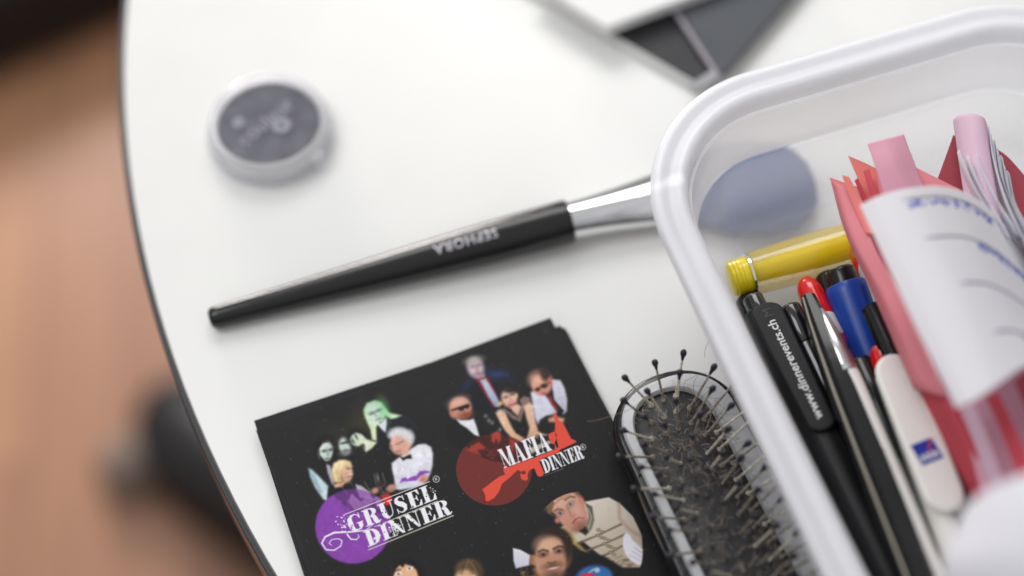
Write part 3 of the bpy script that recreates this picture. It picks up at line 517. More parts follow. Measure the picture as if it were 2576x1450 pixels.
    for T, c, r_ in ((C1, (1024, 921), 17), (C2, (918, 655), 17)):
        k = arcp(0, 0, r_, r_, 0, 360, 24); stroke(T, [(c[0]+a_, c[1]+b_) for a_, b_ in k], 3.5, (210, 210, 214)); word(T, 'R', (c[0]-6, c[1]+9), (c[0]+8, c[1]+4), (-4, -14), (215, 215, 220), 1.)
    # ---- group three
    T = C6
    def clip3(x, y): # round crop of this photograph
        a_, b_ = T((1930, 590)); return np.clip((520*.27845-np.hypot(x-a_, y-b_)*1.0)/2+.5, 0, 1)
    CLIP[0] = clip3
    pol(T, [(1700, 400), (1760, 370), (1900, 170), (2140, 125), (2240, 180), (2360, 300), (2440, 470), (2450, 760), (2250, 760), (2050, 640), (1900, 520), (1800, 560)], (216, 208, 196), 5, 1, (176, 160, 142), (.4, 1))
    pol(T, [(1700, 400), (1790, 390), (1850, 520), (1960, 640), (1880, 600), (1780, 520)], (176, 150, 90), 6, .8)
    stroke(T, [(2230, 180), (2240, 320), (2330, 420), (2430, 480)], 14, (150, 120, 104), 12, .7); stroke(T, [(2140, 230), (2160, 330), (2080, 380)], 16, (196, 184, 172), 14, .7)
    for (p, q) in (((1870, 540), (2250, 370)), ((1940, 610), (2300, 455)), ((2080, 660), (2270, 560))):
        stroke(T, [p, ((p[0]+q[0])/2, (p[1]+q[1])/2+6), q], [20, 12, 16], (96, 84, 66), 5); m_ = ((p[0]+q[0])/2, (p[1]+q[1])/2)
        for dx, dy in ((-14, -34), (14, 34), (-20, 14), (22, -16)): ell(T, (m_[0]+dx, m_[1]+dy), 17, 15, 0, (104, 92, 74), 4); ell(T, (m_[0]+dx, m_[1]+dy), 7, 6, 0, (196, 186, 172), 4)
    for q in range(30): ell(T, (rng.uniform(1980, 2420), rng.uniform(640, 760)), rng.uniform(8, 26), rng.uniform(4, 10), rng.uniform(-40, 10), (90, 78, 58), 6, .6)
    pol(T, [(1765, 70), (1870, 75), (1895, 150), (1885, 230), (1840, 170), (1800, 110)], (104, 78, 58), 7, 1, (84, 60, 44), (1, .3)); pol(T, [(1600, 120), (1700, 85), (1800, 80), (1840, 170), (1700, 300), (1620, 250)], (212, 168, 146), 8)
    ell(T, (1795, 250), 136, 200, -31, (214, 168, 146), 8, 1, (180, 124, 106), (.5, .8)); ell(T, (1700, 160), 110, 60, -22, (214, 172, 150), 26, .8)
    pol(T, [(1560, 150), (1620, 120), (1650, 180), (1620, 270), (1650, 300), (1590, 270)], (118, 90, 66), 7)
    ell(T, (1895, 160), 24, 50, -25, (196, 128, 108), 7); ell(T, (1675, 335), 22, 26, 0, (190, 120, 104), 7)
    for c, rot in (((1700, 270), -40), ((1795, 190), -38)):
        ell(T, c, 38, 24, rot, (120, 76, 66), 8, .8); ell(T, c, 26, 16, rot, (184, 164, 158), 5); ell(T, c, 13, 13, 0, (66, 74, 88), 4)
    stroke(T, [(1650, 250), (1680, 232), (1715, 240)], 12, (110, 74, 54), 7); stroke(T, [(1745, 150), (1790, 120), (1830, 125)], 13, (110, 74, 54), 7)
    for q in range(3): stroke(T, [(1650+q*14, 190-q*22), (1700+q*14, 150-q*20), (1770+q*10, 128-q*16)], 5, (160, 108, 92), 6, .7)
    stroke(T, [(1770, 230), (1800, 290), (1820, 300), (1835, 280)], 14, (170, 108, 92), 8, .9); stroke(T, [(1815, 358), (1840, 325), (1870, 308), (1912, 315)], 11, (120, 60, 56), 4)
    ell(T, (1880, 350), 50, 20, -20, (150, 92, 78), 12, .7); ell(T, (1890, 400), 60, 24, -26, (96, 60, 48), 16, .7); ell(T, (1860, 260), 30, 60, -30, (222, 176, 156), 20, .6)
    pol(T, [(1925, 175), (1990, 210), (2010, 330), (1985, 420), (1950, 440), (1930, 400), (1960, 310), (1950, 240)], (88, 84, 72), 5, 1, (130, 124, 106)); stroke(T, [(1955, 230), (1985, 310), (1955, 400)], 7, (180, 174, 156), 4)
    pol(T, [(1870, 430), (1930, 390), (1960, 440), (1930, 470)], (36, 30, 26), 6)
    # glove
    pol(T, [(2275, 470), (2300, 440), (2330, 470), (2360, 520), (2420, 560), (2445, 600), (2440, 740), (2400, 735), (2340, 700), (2290, 640), (2265, 560)], (226, 222, 234), 5)
    for q in range(4): stroke(T, [(2330+q*22, 650-q*34), (2440, 705-q*38)], 6, (176, 168, 190), 5, .8)
    # second man
    pol(T, [(1310, 830), (1400, 770), (1500, 740), (1800, 720), (1900, 620), (2100, 660), (2260, 760), (2220, 900), (1300, 900)], (20, 18, 20), 8)
    pol(T, [(1320, 830), (1400, 760), (1560, 780), (1560, 860), (1320, 860)], (92, 66, 36), 6); CLIP[0] = None
    for q in range(34): ell(T, (rng.uniform(1330, 1560), rng.uniform(765, 840)), rng.uniform(5, 14), rng.uniform(3, 7), rng.uniform(0, 180), ((160, 124, 70), (60, 42, 22))[q % 2], 4, .7)
    pol(T, [(1275, 585), (1340, 600), (1430, 650), (1420, 740), (1300, 768), (1280, 700)], (228, 226, 236), 4, 1, (200, 198, 214)); pol(T, [(1430, 645), (1490, 650), (1500, 740), (1425, 735)], (160, 112, 76), 6)
    for q in range(4): stroke(T, [(1300+q*26, 615+q*8), (1310+q*26, 750-q*6)], 5, (196, 196, 212), 6, .6)
    ell(T, (1640, 560), 178, 172, 8, (44, 30, 26), 10); ell(T, (1620, 690), 150, 200, 8, (204, 158, 130), 10, 1, (168, 118, 94), (.5, .6)); ell(T, (1585, 560), 105, 76, 0, (214, 170, 142), 24, .9)
    ell(T, (1780, 690), 22, 60, 10, (120, 80, 64), 8); ell(T, (1770, 600), 34, 90, -10, (46, 32, 28), 14)
    for c in ((1548, 645), (1690, 612)): ell(T, c, 42, 22, -10, (88, 56, 46), 9, .9); ell(T, c, 24, 10, -10, (126, 98, 86), 5); ell(T, c, 11, 10, 0, (22, 16, 16), 4)
    stroke(T, [(1505, 620), (1545, 600), (1590, 612)], 14, (54, 36, 30), 6); stroke(T, [(1640, 592), (1690, 568), (1735, 575)], 14, (54, 36, 30), 6)
    ell(T, (1620, 690), 34, 42, 6, (186, 132, 104), 14, .8); stroke(T, [(1590, 715), (1625, 728), (1660, 708)], 9, (96, 56, 46), 6)
    ell(T, (1635, 745), 72, 26, -10, (96, 66, 54), 14, .9); ell(T, (1640, 775), 56, 16, -12, (176, 104, 94), 6); ell(T, (1640, 768), 40, 7, -12, (226, 212, 204), 4); ell(T, (1650, 830), 90, 34, -6, (92, 64, 54), 16, .9)
    ell(T, (2010, 850), 165, 110, -6, (40, 92, 158), 8, 1, (66, 120, 186)); stroke(T, [(1960, 810), (2000, 780), (2040, 775)], 14, (176, 190, 206), 5); ell(T, (2035, 785), 24, 22, 0, (176, 188, 204), 5); pol(T, [(1890, 815), (1980, 810), (2030, 840), (1900, 845)], (206, 40, 60), 4)
    # two heads at the lower edge
    ell(T, (300, 820), 120, 110, 0, (222, 168, 130), 8, 1, (236, 190, 150)); pol(T, [(170, 850), (180, 760), (250, 690), (330, 670), (420, 710), (470, 800), (480, 860), (430, 860), (400, 780), (340, 740), (300, 730), (280, 760), (250, 740), (215, 780), (190, 850)], (20, 16, 15), 6)
    ell(T, (345, 770), 30, 16, -20, (240, 234, 230), 4); ell(T, (340, 770), 9, 9, 0, (40, 40, 44), 4); ell(T, (240, 818), 28, 14, -20, (240, 234, 230), 4); ell(T, (240, 820), 9, 9, 0, (40, 40, 44), 4); stroke(T, [(215, 790), (255, 778)], 9, (60, 36, 28), 5)
    ell(T, (880, 790), 128, 112, 8, (98, 76, 52), 10, 1, (70, 54, 38), (1, 0)); ell(T, (850, 860), 100, 80, 0, (214, 172, 136), 10)
    for q in range(24): a_ = rng.uniform(-1, 1); stroke(T, [(870+a_*20, 690+abs(a_)*14), (870+a_*70, 740), (880+a_*120, 820)], 4, ((140, 112, 80), (60, 44, 30))[q % 2], 4, .5)
    # pale scuffs
    for q in range(420):
        x_, y_ = rng.uniform(680, 1650), rng.uniform(820, 1450)
        if rng.random() < .12: a_ = rng.uniform(0, 6.28); stroke(lambda p: p, [(x_, y_), (x_+6*math.cos(a_), y_+6*math.sin(a_)), (x_+9*math.cos(a_+.5), y_+9*math.sin(a_+.5))], .9, (150, 150, 150), 1.3, rng.uniform(.2, .6))
        else: ell(lambda p: p, (x_, y_), *([rng.uniform(.4, 1.3)]*2), 0, (170, 170, 170), 1.4, rng.uniform(.15, .7))
    d_edge = np.minimum(np.minimum(UU, CW-UU), VV); edge_pale = np.clip(1-d_edge/.035, 0, 1)*rng.uniform(.2, 1, X.shape); C += edge_pale[..., None]*.10  # uneven paler band along the card edges
    PRINT = s2l(np.clip(C, 0, 1)).reshape(-1, 3)*.95
    nv_, nu_ = X.shape
blk = mat('flyer_black', (.013, .013, .015), .5, spec=.2, noise=.15, bump=.06, rnoise=.08)
core = mat('card_core', (.075, .075, .08), .6, noise=.3, nscale=300)
def flyer(z, ox, oy, rot, label, top=False):
    o0 = cTL+eu*ox+ev*oy; cr, sr = math.cos(rot), math.sin(rot); a_ = eu*cr+ev*sr; b_ = ev*cr-eu*sr
    cx = o0+a_*CW/2+b_*CH/2; cx = np.array([cx[0], cx[1], 0])
    t = thing('flyer', label, 'flyer', (cx[0], cx[1], z), 'black flyers in the stack')
    b = MB(); rr_ = .06; b.box((cx[0], cx[1], z+.0165), a_*CW/2, b_*CH/2, (0, 0, .0155)); o = b.build('card', blk, t, smooth=False); o.data.materials.append(core)
    for pg in o.data.polygons:
        if abs(pg.normal.z) < .5: pg.material_index = 1
    if top:
        g = cTL+UU[..., None]*eu+VV[..., None]*ev; g = g.reshape(-1, 3).copy(); g[:, 2] = z+.0335
        idx = np.arange(nv_*nu_).reshape(nv_, nu_); fa = np.stack([idx[:-1, :-1], idx[1:, :-1], idx[1:, 1:], idx[:-1, 1:]], -1).reshape(-1, 4)
        me = bpy.data.meshes.new('printed_face'); base = worldloc(t); P = g*CM-base
        me.vertices.add(len(P)); me.vertices.foreach_set('co', P.astype(np.float32).ravel()); me.loops.add(fa.size); me.loops.foreach_set('vertex_index', fa.astype(np.int32).ravel())
        me.polygons.add(len(fa)); me.polygons.foreach_set('loop_start', np.arange(0, fa.size, 4, dtype=np.int32)); me.update(calc_edges=True); me.validate()
        ca = me.color_attributes.new('print', 'FLOAT_COLOR', 'POINT'); ca.data.foreach_set('color', np.c_[PRINT, np.ones(len(PRINT))].ravel())
        me.materials.append(vcol_mat('offset_print', .42, 0.0)); o = bpy.data.objects.new('printed_face', me); COL.objects.link(o); o.parent = t
    return t
offs = [(.30, .35, -.006), (.22, .45, -.012), (.34, .3, .004), (.25, .5, -.004), (.36, .4, .006), (.28, .36, .0), (.32, .42, -.004), (.1, .25, .004), (.22, .3, .0), (.02, -.2, .012), (-.10, -.10, .034), (-.05, -.42, .055), (-.10, .06, .022), (.0, .0, .0)]
for i, (ox, oy, ro) in enumerate(offs):
    z = .485-.0345*(len(offs)-1-i)
    if i == len(offs)-1: lb = 'top flyer of the stack, printed with photo groups, a purple disc and a red disc'
    elif i == len(offs)-2: lb = 'black flyer directly under the top printed flyer'
    elif i == len(offs)-3: lb = 'black flyer third from the top, its upper left corner jutting out'
    else: lb = 'black flyer lower in the stack, only its edge showing'
    flyer(z, ox, oy, ro, lb, i == len(offs)-1)

# ------------------------------------------------------------------ hairbrush
hb0 = np.array([4.42, -4.05, 0]); hx = nrm((.925, .38, 0)); hy = np.array([hx[1], -hx[0], 0])   # hy runs from the tip to the handle
hb = thing('hairbrush', 'used silver and black cushion hairbrush with pin bristles lying face up', 'hairbrush', hb0+hy*6)
def HB(t, s, z): return hb0+hx*t+hy*s+np.array([0, 0, z])
def hw(s, off=0.):
    """half width of the head at distance s from the tip"""
    s = s-off; r = 1.75
    if s <= 0: return 0
    wmax = 2.0-off+.03*min(s, 8)
    v = wmax*math.sqrt(max(0, 1-((r-s)/r)**2))**.9 if s < r else wmax
    if s > 9.5: v = max(wmax+(.95-wmax)*min(1, (s-9.5)/2.5)*(1.), .95-off*.5) if s < 12 else .95-off*.5
    return v
def outline(off, smax, z):
    L = [0.0, .02, .08, .18, .32, .5, .75, 1.0, 1.3, 1.7, 2.2, 3, 4, 5, 6, 7, 8, 9, 9.8, 10.5, 11.2, 12, 14, 17, 19, 19.6]
    L = [off+l for l in L if off+l <= smax]+([smax] if smax < 19 else [])
    a_ = [HB(-hw(s, off), s, z) for s in L]; b_ = [HB(hw(s, off), s, z) for s in L[::-1]]
    return a_+b_[:-1] if True else None
def loft(loops, parent, name, m, captop=True, capbot=True, angle=40):
    b = MB(); n = len(loops[0]); V = np.concatenate(loops); k = len(loops)
    F = [(i*n+j, i*n+(j+1) % n, (i+1)*n+(j+1) % n, (i+1)*n+j) for i in range(k-1) for j in range(n)]
    if captop: F.append(tuple((k-1)*n+j for j in range(n)))
    if capbot: F.append(tuple(range(n))[::-1])
    b.add(V, F); return b.build(name, m, parent, angle=angle)
def ol(off, z, s0=0., sm=19.6, N=26):
    """resampled outline with a constant vertex count"""
    q = np.linspace(0, 1, N)**1.8; L = off+s0+(sm-off*2-s0)*q
    a_ = [HB(-max(hw(s, off), .0), s, z) for s in L]; b_ = [HB(max(hw(s, off), 0.), s, z) for s in L[::-1]]
    return np.array(a_+b_[:-1])
loft([ol(.9, .05, N=44), ol(.35, .35, N=44), ol(.06, .95, N=44), ol(0, 1.35, N=44), ol(.03, 1.62, N=44), ol(.10, 1.75, N=44), ol(.16, 1.78, N=44)], hb, 'body', M['black'])
def cap_ol(hwid, s0, s1, z, N=48, r=1.4, dt=0.):
    """stadium-like outline of the inset plate"""
    q = .5-.5*np.cos(np.linspace(0, np.pi, N)); L = s0+(s1-s0)*q; V = []
    f = lambda s: hwid*(1-max(0, 1-(s-s0)/r)**2.4)**(1/2.4)*(1-max(0, 1-(s1-s)/r)**2.4)**(1/2.4)
    return np.array([HB(dt-f(s), s, z) for s in L]+[HB(dt+f(s), s, z) for s in L[::-1][1:-1]])
loft([cap_ol(1.80, .30, 11.2, 1.70, r=1.7), cap_ol(1.80, .30, 11.2, 1.84, r=1.7), cap_ol(1.72, .38, 11.1, 1.93, r=1.65, dt=-.03), cap_ol(1.32, .66, 10.5, 1.97, r=1.5, dt=-.2), cap_ol(1.26, .72, 10.4, 1.90, r=1.45, dt=-.2), cap_ol(1.23, .75, 10.35, 1.6, r=1.45, dt=-.2)], hb, 'frame', M['silver'], captop=False)
cl = []
for k in range(9):
    q = k/8; cl.append(cap_ol(1.26*(1-.97*q**1.3), .74+3.*q**2.2*1.4, 10.4-3.5*q**2, 1.72+.34*(1-(1-q)**2), r=1.45*(1-.6*q), dt=-.2))
loft(cl, hb, 'cushion', mat('rubber_cushion', (.028, .028, .03), .55, noise=.5, nscale=200, bump=.6, bscale=220), capbot=False)
# slotted vent strip on the right flank
b = MB(); 
for s in np.arange(1.9, 10.6, .62): b.box(HB(hw(s)-.055+.10, s, 1.42), hx*.05, hy*.20, (0, 0, .24))
b.build('vent_strip', M['silver'], hb, smooth=False)
b = MB(); ss = np.linspace(1.2, 11, 30); b.tube([HB(hw(s)+.16, s, 1.35) for s in ss], [.06]*30, 10, flat=((0, 0, 1), [4.5]*30)); b.build('edge_rail', mat('grey_rail', (.33, .33, .34), .5), hb)
# bristles: first one is modelled, the others are copies
bm_shaft = mat('bristle_cream', (.60, .56, .46), .6, noise=.55, nscale=500, bump=.5, bscale=900)
bm_dirty = mat('bristle_dirty', (.27, .24, .20), .7, noise=.7, nscale=700, bump=.6, bscale=900)
bm_tip = mat('bristle_tip', (.018, .016, .028), .35, noise=.3, nscale=500)
from mathutils import Vector, Quaternion
def lathe_local(name, m, prof, seg=12):
    V = []; n = len(prof)
    for r, z in prof: V += [(r*math.cos(t)*CM, r*math.sin(t)*CM, z*CM) for t in np.linspace(0, 2*np.pi, seg, endpoint=False)]
    F = [(i*seg+k, i*seg+(k+1) % seg, (i+1)*seg+(k+1) % seg, (i+1)*seg+k) for i in range(n-1) for k in range(seg)]+[tuple(range(seg))[::-1], tuple((n-1)*seg+k for k in range(seg))]
    me = bpy.data.meshes.new(name); me.from_pydata(V, [], F); me.update(); me.materials.append(m); me.polygons.foreach_set('use_smooth', [True]*len(F)); return me
BL = 1.72
sh_me = [lathe_local('bristle', m_, [(.10, -.15), (.085, .0), (.044, .06), (.039, .5), (.036, 1.0), (.034, BL-.1)]) for m_ in (bm_shaft, bm_dirty)]
tp_me = lathe_local('bristle_tip', bm_tip, [(.044, BL-.30), (.055, BL-.2), (.088, BL-.1), (.102, BL-.03), (.088, BL+.04), (.045, BL+.09), (.01, BL+.105)], 14)
roots = []
r_i = 0; s = 1.02
while s < 9.4:
    ts = ([-1.08, -.65, -.22, .22, .65, 1.08] if r_i % 2 else [-.87, -.43, 0, .43, .87])
    lim = 1.22*(1-max(0, 1-(s-.78)/1.3)**2.4)**(1/2.4)-.1
    for t in ts:
        if abs(t) <= lim: roots.append((t+random.uniform(-.02, .02), s+random.uniform(-.025, .025)))
    s += .53; r_i += 1
roots = roots[:100]; BR = []
bsrc = tsrc = None
for (t, s) in roots:
    zz = 2.02-.18*(abs(t)/1.2)**2-.1*max(0, 1-(s-.7)/1.)**2
    lat = (.78 if t < 0 else .95)*t-.13+random.uniform(-.05, .05)+(random.random() < .06)*random.uniform(-.3, .3); lon = -.50*max(0, 1-(s-.8)/2.2)+random.uniform(-.10, .10)+.05
    d = nrm(hx*lat+hy*lon+np.array([0, 0, 1.])); q = Vector((0, 0, 1)).rotation_difference(Vector(d))
    if bsrc is None:
        o = bpy.data.objects.new('bristle', sh_me[0]); o2 = bpy.data.objects.new('tip', tp_me); bsrc, tsrc = o, o2
    else: o = bsrc.copy(); o2 = tsrc.copy()
    if random.random() < .6: o.data = sh_me[1]
    COL.objects.link(o); COL.objects.link(o2); o.parent = hb; o2.parent = o
    o.location = HB(t-.2, s, zz)*CM-worldloc(hb); o.rotation_mode = 'QUATERNION'; o.rotation_quaternion = q
    k = random.uniform(.93, 1.05); o.scale = (1, 1, k); BR.append((HB(t-.2, s, zz), d))
# loose hair and lint caught between the bristles
def strands(name, n, gen, rad, m, label):
    b = MB()
    for i in range(n):
        P = gen(i)
        b.tube(P, [rad*random.uniform(.7, 1.2)]*len(P), 4, caps=False)
    o = b.build(name, m, loc=HB(0, 5, 2)); return tag(o, label, 'hair', kind='stuff')
def g_hair(i):
    s0 = random.uniform(1.0, 9.5)**1.0; t0 = random.uniform(-1.1, 1.15); 
    if random.random() < .5: t0 = random.uniform(.2, 1.3)
    a_ = random.uniform(0, 6.28); P = []; k = random.uniform(-2.4, 2.4); z = 2.05+random.uniform(0, .35); st = random.uniform(.10, .2); z1 = random.uniform(-.02, .05)
    for j in range(12):
        P.append(HB(t0, s0, max(z, 2.08-.2*(abs(t0)/1.25)**2))); a_ += k*st+random.uniform(-.25, .25); t0 += st*math.cos(a_); s0 += st*math.sin(a_); z += z1+random.uniform(-.04, .04)
        if abs(t0) > 1.2: a_ += 1.9
        s0 = max(s0, .8)
    return P
strands('loose_hair', 85, g_hair, .0055, mat('brown_hair', (.11, .075, .05), .45, noise=.4, nscale=50), 'brown hairs tangled between the bristles of the hairbrush')
def g_lint(i):
    c, d = random.choice(BR[:96]); h = random.uniform(.0, .45); p = c+d*h+rng.normal(0, .10, 3); P = []; v = rng.normal(0, 1, 3)
    for j in range(7): P.append(p.copy()); v = v+rng.normal(0, .9, 3); p = p+nrm(v)*.05
    return P
strands('lint', 750, g_lint, .005, mat('grey_lint', (.46, .41, .37), .9, noise=.3), 'grey brown lint clinging to the bristle roots of the hairbrush')
def g_fly(i):
    s0 = random.uniform(.3, 5); t0 = random.choice([-.6, 1])*random.uniform(.8, 1.7); a_ = random.uniform(0, 6.28); P = []; k = random.uniform(-1.6, 1.6); z = random.uniform(2.1, 3.2)
    for j in range(14): P.append(HB(t0, s0, max(z, 2.1))); a_ += k*.14; t0 += .15*math.cos(a_); s0 += .15*math.sin(a_); z += random.uniform(-.05, .08)
    return P
strands('stray_hair', 10, g_fly, .006, mat('fine_hair', (.22, .16, .10), .5), 'few stray hairs arching above the hairbrush rim')

# ------------------------------------------------------------------ plastic storage box
ba = nrm((math.cos(math.radians(19.5)), math.sin(math.radians(19.5)), 0)); bbv = np.array([-ba[1], ba[0], 0])
A_0, A_1, B_0, B_1, RC = 3.60, 20.6, -19., 1.72, 4.8
def BX(a, b_, z): return ba*a+bbv*b_+np.array([0, 0, z])
def rrect(d, z, nc=22, ns=10):
    r = max(RC-d, .6); V = []
    for (cx, cy, a0) in ((A_1-RC, B_1-RC, 0), (A_0+RC, B_1-RC, 90), (A_0+RC, B_0+RC, 180), (A_1-RC, B_0+RC, 270)):
        ox = d if r > RC-d+1e-9 else 0
        for k in range(nc+1):
            t = math.radians(a0+90*k/nc); V.append(BX(cx+r*math.cos(t), cy+r*math.sin(t), z))
    return np.array(V)
sb = thing('storage_box', 'milky translucent plastic box filled with pens and paper slips', 'storage box', BX(12, -8.6, 1.0))
def sweep(prof, name, m, closed=False, cap=False, angle=50):
    loops = [rrect(d, z) for d, z in prof]; n = len(loops[0]); k = len(loops); b = MB()
    F = [(i*n+j, i*n+(j+1) % n, ((i+1) % k)*n+(j+1) % n, ((i+1) % k)*n+j) for i in range(k if closed else k-1) for j in range(n)]
    if cap: F += [tuple(range(n)), tuple((k-1)*n+j for j in range(n))[::-1]]
    b.add(np.concatenate(loops), F); return b.build(name, m, sb, angle=angle)
RZ = 6.0
rimp = [(.04, RZ-.45), (.0, RZ-.2), (.04, RZ-.06), (.13, RZ+.02), (.26, RZ+.04), (.38, RZ+.02), (.48, RZ-.03), (.56, RZ-.05), (.66, RZ-.03), (.74, RZ+.01), (.86, RZ+.05), (1.0, RZ+.03), (1.1, RZ-.08), (1.17, RZ-.28), (1.2, RZ-.6), (1.10, RZ-.62), (1.03, RZ-.3), (.95, RZ-.12), (.80, RZ-.12), (.6, RZ-.32), (.4, RZ-.3), (.25, RZ-.12), (.12, RZ-.14), (.09, RZ-.3), (.12, RZ-.45)]
sweep(rimp, 'rim', frosted('milky_rim', (.965, .97, 1.0), .76, .28, 1.0, .35), closed=True)
wallp_o = [(1.20, RZ-.62), (1.24, RZ-1.2), (1.36, 3.75), (1.45, 3.6), (1.56, 3.52)]
sweep(wallp_o+[(1.66, 3.58), (1.56, 3.7), (1.46, 3.85), (1.34, RZ-1.2), (1.30, RZ-.62)], 'upper_wall', frosted('milky_wall', (.97, .98, 1.0), .66, .18, .9, .38), closed=True)
sweep([(1.66, 3.52), (1.84, 1.9), (2.0, 1.35), (2.3, 1.08), (2.8, 1.0), (2.8, 1.12), (2.4, 1.2), (2.14, 1.42), (1.97, 1.92), (1.78, 3.56)], 'lower_wall', frosted('clear_wall', (.90, .91, .93), .24, .1, .8, .4), closed=True)
b = MB(); l0 = rrect(2.8, 1.0); l1 = rrect(2.8, 1.12); n = len(l0); b.add(np.r_[l0, l1], [tuple(range(n))[::-1], tuple(range(n, 2*n))]); b.build('base', frosted('clear_base', (.90, .91, .93), .24, .1, .8, .4), sb, smooth=False)

# ------------------------------------------------------------------ pens in the box
class Ax:
    """axis of a pen from two sighted points; s in cm"""
    def __init__(s, p0, p1): s.a = U(*p0); s.b = U(*p1); s.d = nrm(s.b-s.a); s.side = nrm(np.cross(s.d, (0, 0, 1))); s.up = np.cross(s.side, s.d)
    def __call__(s, t, side=0., up=0.): return s.a+s.d*t+s.side*side+s.up*up
    def root(s, L=7): q = s(L); return np.array([q[0], q[1], q[2]])
PG = 'pens lying in the plastic box'
def rod(ax, name, m, prof, parent, seg=32, side=0., up=0., angle=40, phase=0., flat=None):
    b = MB(); b.tube([ax(s, side, up) for s, r in prof], [r for s, r in prof], seg, phase=phase, flat=None if flat is None else ((0, 0, 1), [flat]*len(prof))); return b.build(name, m, parent, angle=angle)
def capsule(L, r, s0=0., e0=None, n=6):
    e0 = e0 or r
    return [(s0+e0*(1-math.cos(math.pi/2*k/n)), max(r*math.sin(math.pi/2*k/n), .01)) for k in range(n+1)]+[(s0+L-e0*(1-math.cos(math.pi/2*k/n)), max(r*math.sin(math.pi/2*k/n), .01)) for k in range(n, -1, -1)]
def slab(ax, name, m, s0, s1, w0, w1, up, th, parent, rnd=1., bevel=.05, side=0.):
    """flat rounded tongue (pen clip) lying over the axis"""
    P = []; n = 10
    for k in range(n+1):
        t = math.pi*k/n; P.append((s0+w0*rnd*(1-math.sin(t)), -w0*math.cos(t)))
    for k in range(n+1):
        t = math.pi*k/n; P.append((s1-w1*rnd*(1-math.sin(t)), w1*math.cos(t)))
    b = MB(); b.prism([ax(s, side+x, up) for s, x in P], th, ax.up); return b.build(name, m, parent, bevel=bevel, angle=30)

# 1 black clip pen with lettering
ax = Ax((1892, 748, 2.9), (2262, 1500, 3.1)); p = thing('pen', 'black ballpoint with white web address on its wide clip, nearest the left box rim', 'pen', ax.root(), PG)
rod(ax, 'push_button', M['black_gloss'], [(0, .26), (.03, .31), (.08, .33), (.6, .33), (.62, .30)], p)
lathe_b = MB(); lathe_b.tube([ax(-.02), ax(.015)], [.17, .17], 24); lathe_b.build('button_hole', M['black_matt'], p)
rod(ax, 'barrel', M['black_matt'], [(.55, .46), (.6, .5), (3, .52), (9, .52), (12.5, .45), (13.4, .2), (13.8, .08)], p, angle=60)
slab(ax, 'clip', M['black_matt'], .62, 5.15, .50, .42, .52, .16, p, rnd=.7, bevel=.07)
flat_text('www.dinnerevents.ch', .40, ax(3.02, .03, .685), -ax.d, np.cross(ax.up, -ax.d), 'lettering', M['ink_white'], p, .006)
flat_text('M', .42, ax(1.0, .0, .685), -ax.d, np.cross(ax.up, -ax.d), 'maker_mark', mat('dull_mark', (.05, .05, .055), .6), p)
# 2 black pen with engraved cap
ax = Ax((1984, 772, 3.2), (2290, 1400, 3.0)); p = thing('pen', 'slim glossy black pen between the clip pen and the tapered black pen', 'pen', ax.root(), PG)
rod(ax, 'cap', M['black_gloss'], [(0, .28), (.05, .34), (.12, .36), (1.3, .40), (1.34, .38)], p); rod(ax, 'barrel', M['black_gloss'], [(1.35, .36), (1.4, .41), (10, .43), (12.6, .35), (13.3, .08)], p)
# 3 tapered faceted black pen
ax = Ax((2031, 745, 4.0), (2330, 1500, 4.3)); p = thing('pen', 'long tapered black pen with a pale highlight along its edge', 'pen', ax.root(), PG)
rod(ax, 'cap', M['black'], [(0, .20), (.03, .23), (.9, .36), (2.0, .46), (3.4, .53), (5.5, .55)], p, seg=8, angle=20, phase=.3); rod(ax, 'barrel', M['black'], [(5.5, .56), (6, .56), (12, .52), (13.8, .3), (14.3, .08)], p, seg=8, angle=20, phase=.3)
b = MB(); b.tube([ax(s, r*.78, r*.60) for s, r in ((.1, .25), (.9, .37), (2, .47), (3.4, .54), (5.5, .57), (12, .53))], [.03, .035, .04, .045, .045, .04], 8); b.build('edge_highlight', mat('beige_highlight', (.33, .31, .24), .4), p)  # beige strip modelled in place of the highlight along the pen's ridge
# 4 silver cone / white barrel
ax = Ax((2062, 776, 4.2), (2365, 1500, 4.3)); p = thing('pen', 'white barrelled pen with pointed silver tip', 'pen', ax.root(), PG)
rod(ax, 'metal_cone', M['steel'], [(0, .04), (.06, .10), (.5, .20), (1.2, .30), (2.1, .36), (2.15, .34)], p); rod(ax, 'ring', M['chrome'], [(2.15, .37), (2.27, .38)], p); rod(ax, 'barrel', M['white_pl'], [(2.28, .345), (2.4, .36), (9, .38), (13, .36), (13.2, .3)], p)
# 5 red pen behind
ax = Ax((2022, 700, 2.7), (2210, 1100, 2.9)); p = thing('pen', 'red pen with rounded clip and small white band behind the black pens', 'pen', ax.root(), PG)
rod(ax, 'cap', M['red_pl'], capsule(3.0, .40, e0=.6), p); rod(ax, 'band', M['white_pl'], [(1.55, .38), (1.6, .43), (2.3, .44), (2.35, .40)], p, side=.05, up=.05); rod(ax, 'barrel', M['red_pl'], [(2.9, .36), (10, .38), (12.5, .3), (13, .06)], p)
# 6 blue marker
ax = Ax((2112, 680, 3.3), (2270, 1120, 1.9)); p = thing('marker', 'thick blue marker with black end plug', 'marker', ax.root(), 'markers in the plastic box')
rod(ax, 'end_plug', M['black'], [(-.05, .38), (0, .43), (.06, .46), (.75, .47)], p); rod(ax, 'barrel', M['blue_pl'], [(.46, .50), (.48, .60), (.53, .64), (.8, .66), (4, .74), (8, .74), (12, .70), (12.8, .4)], p, seg=48)
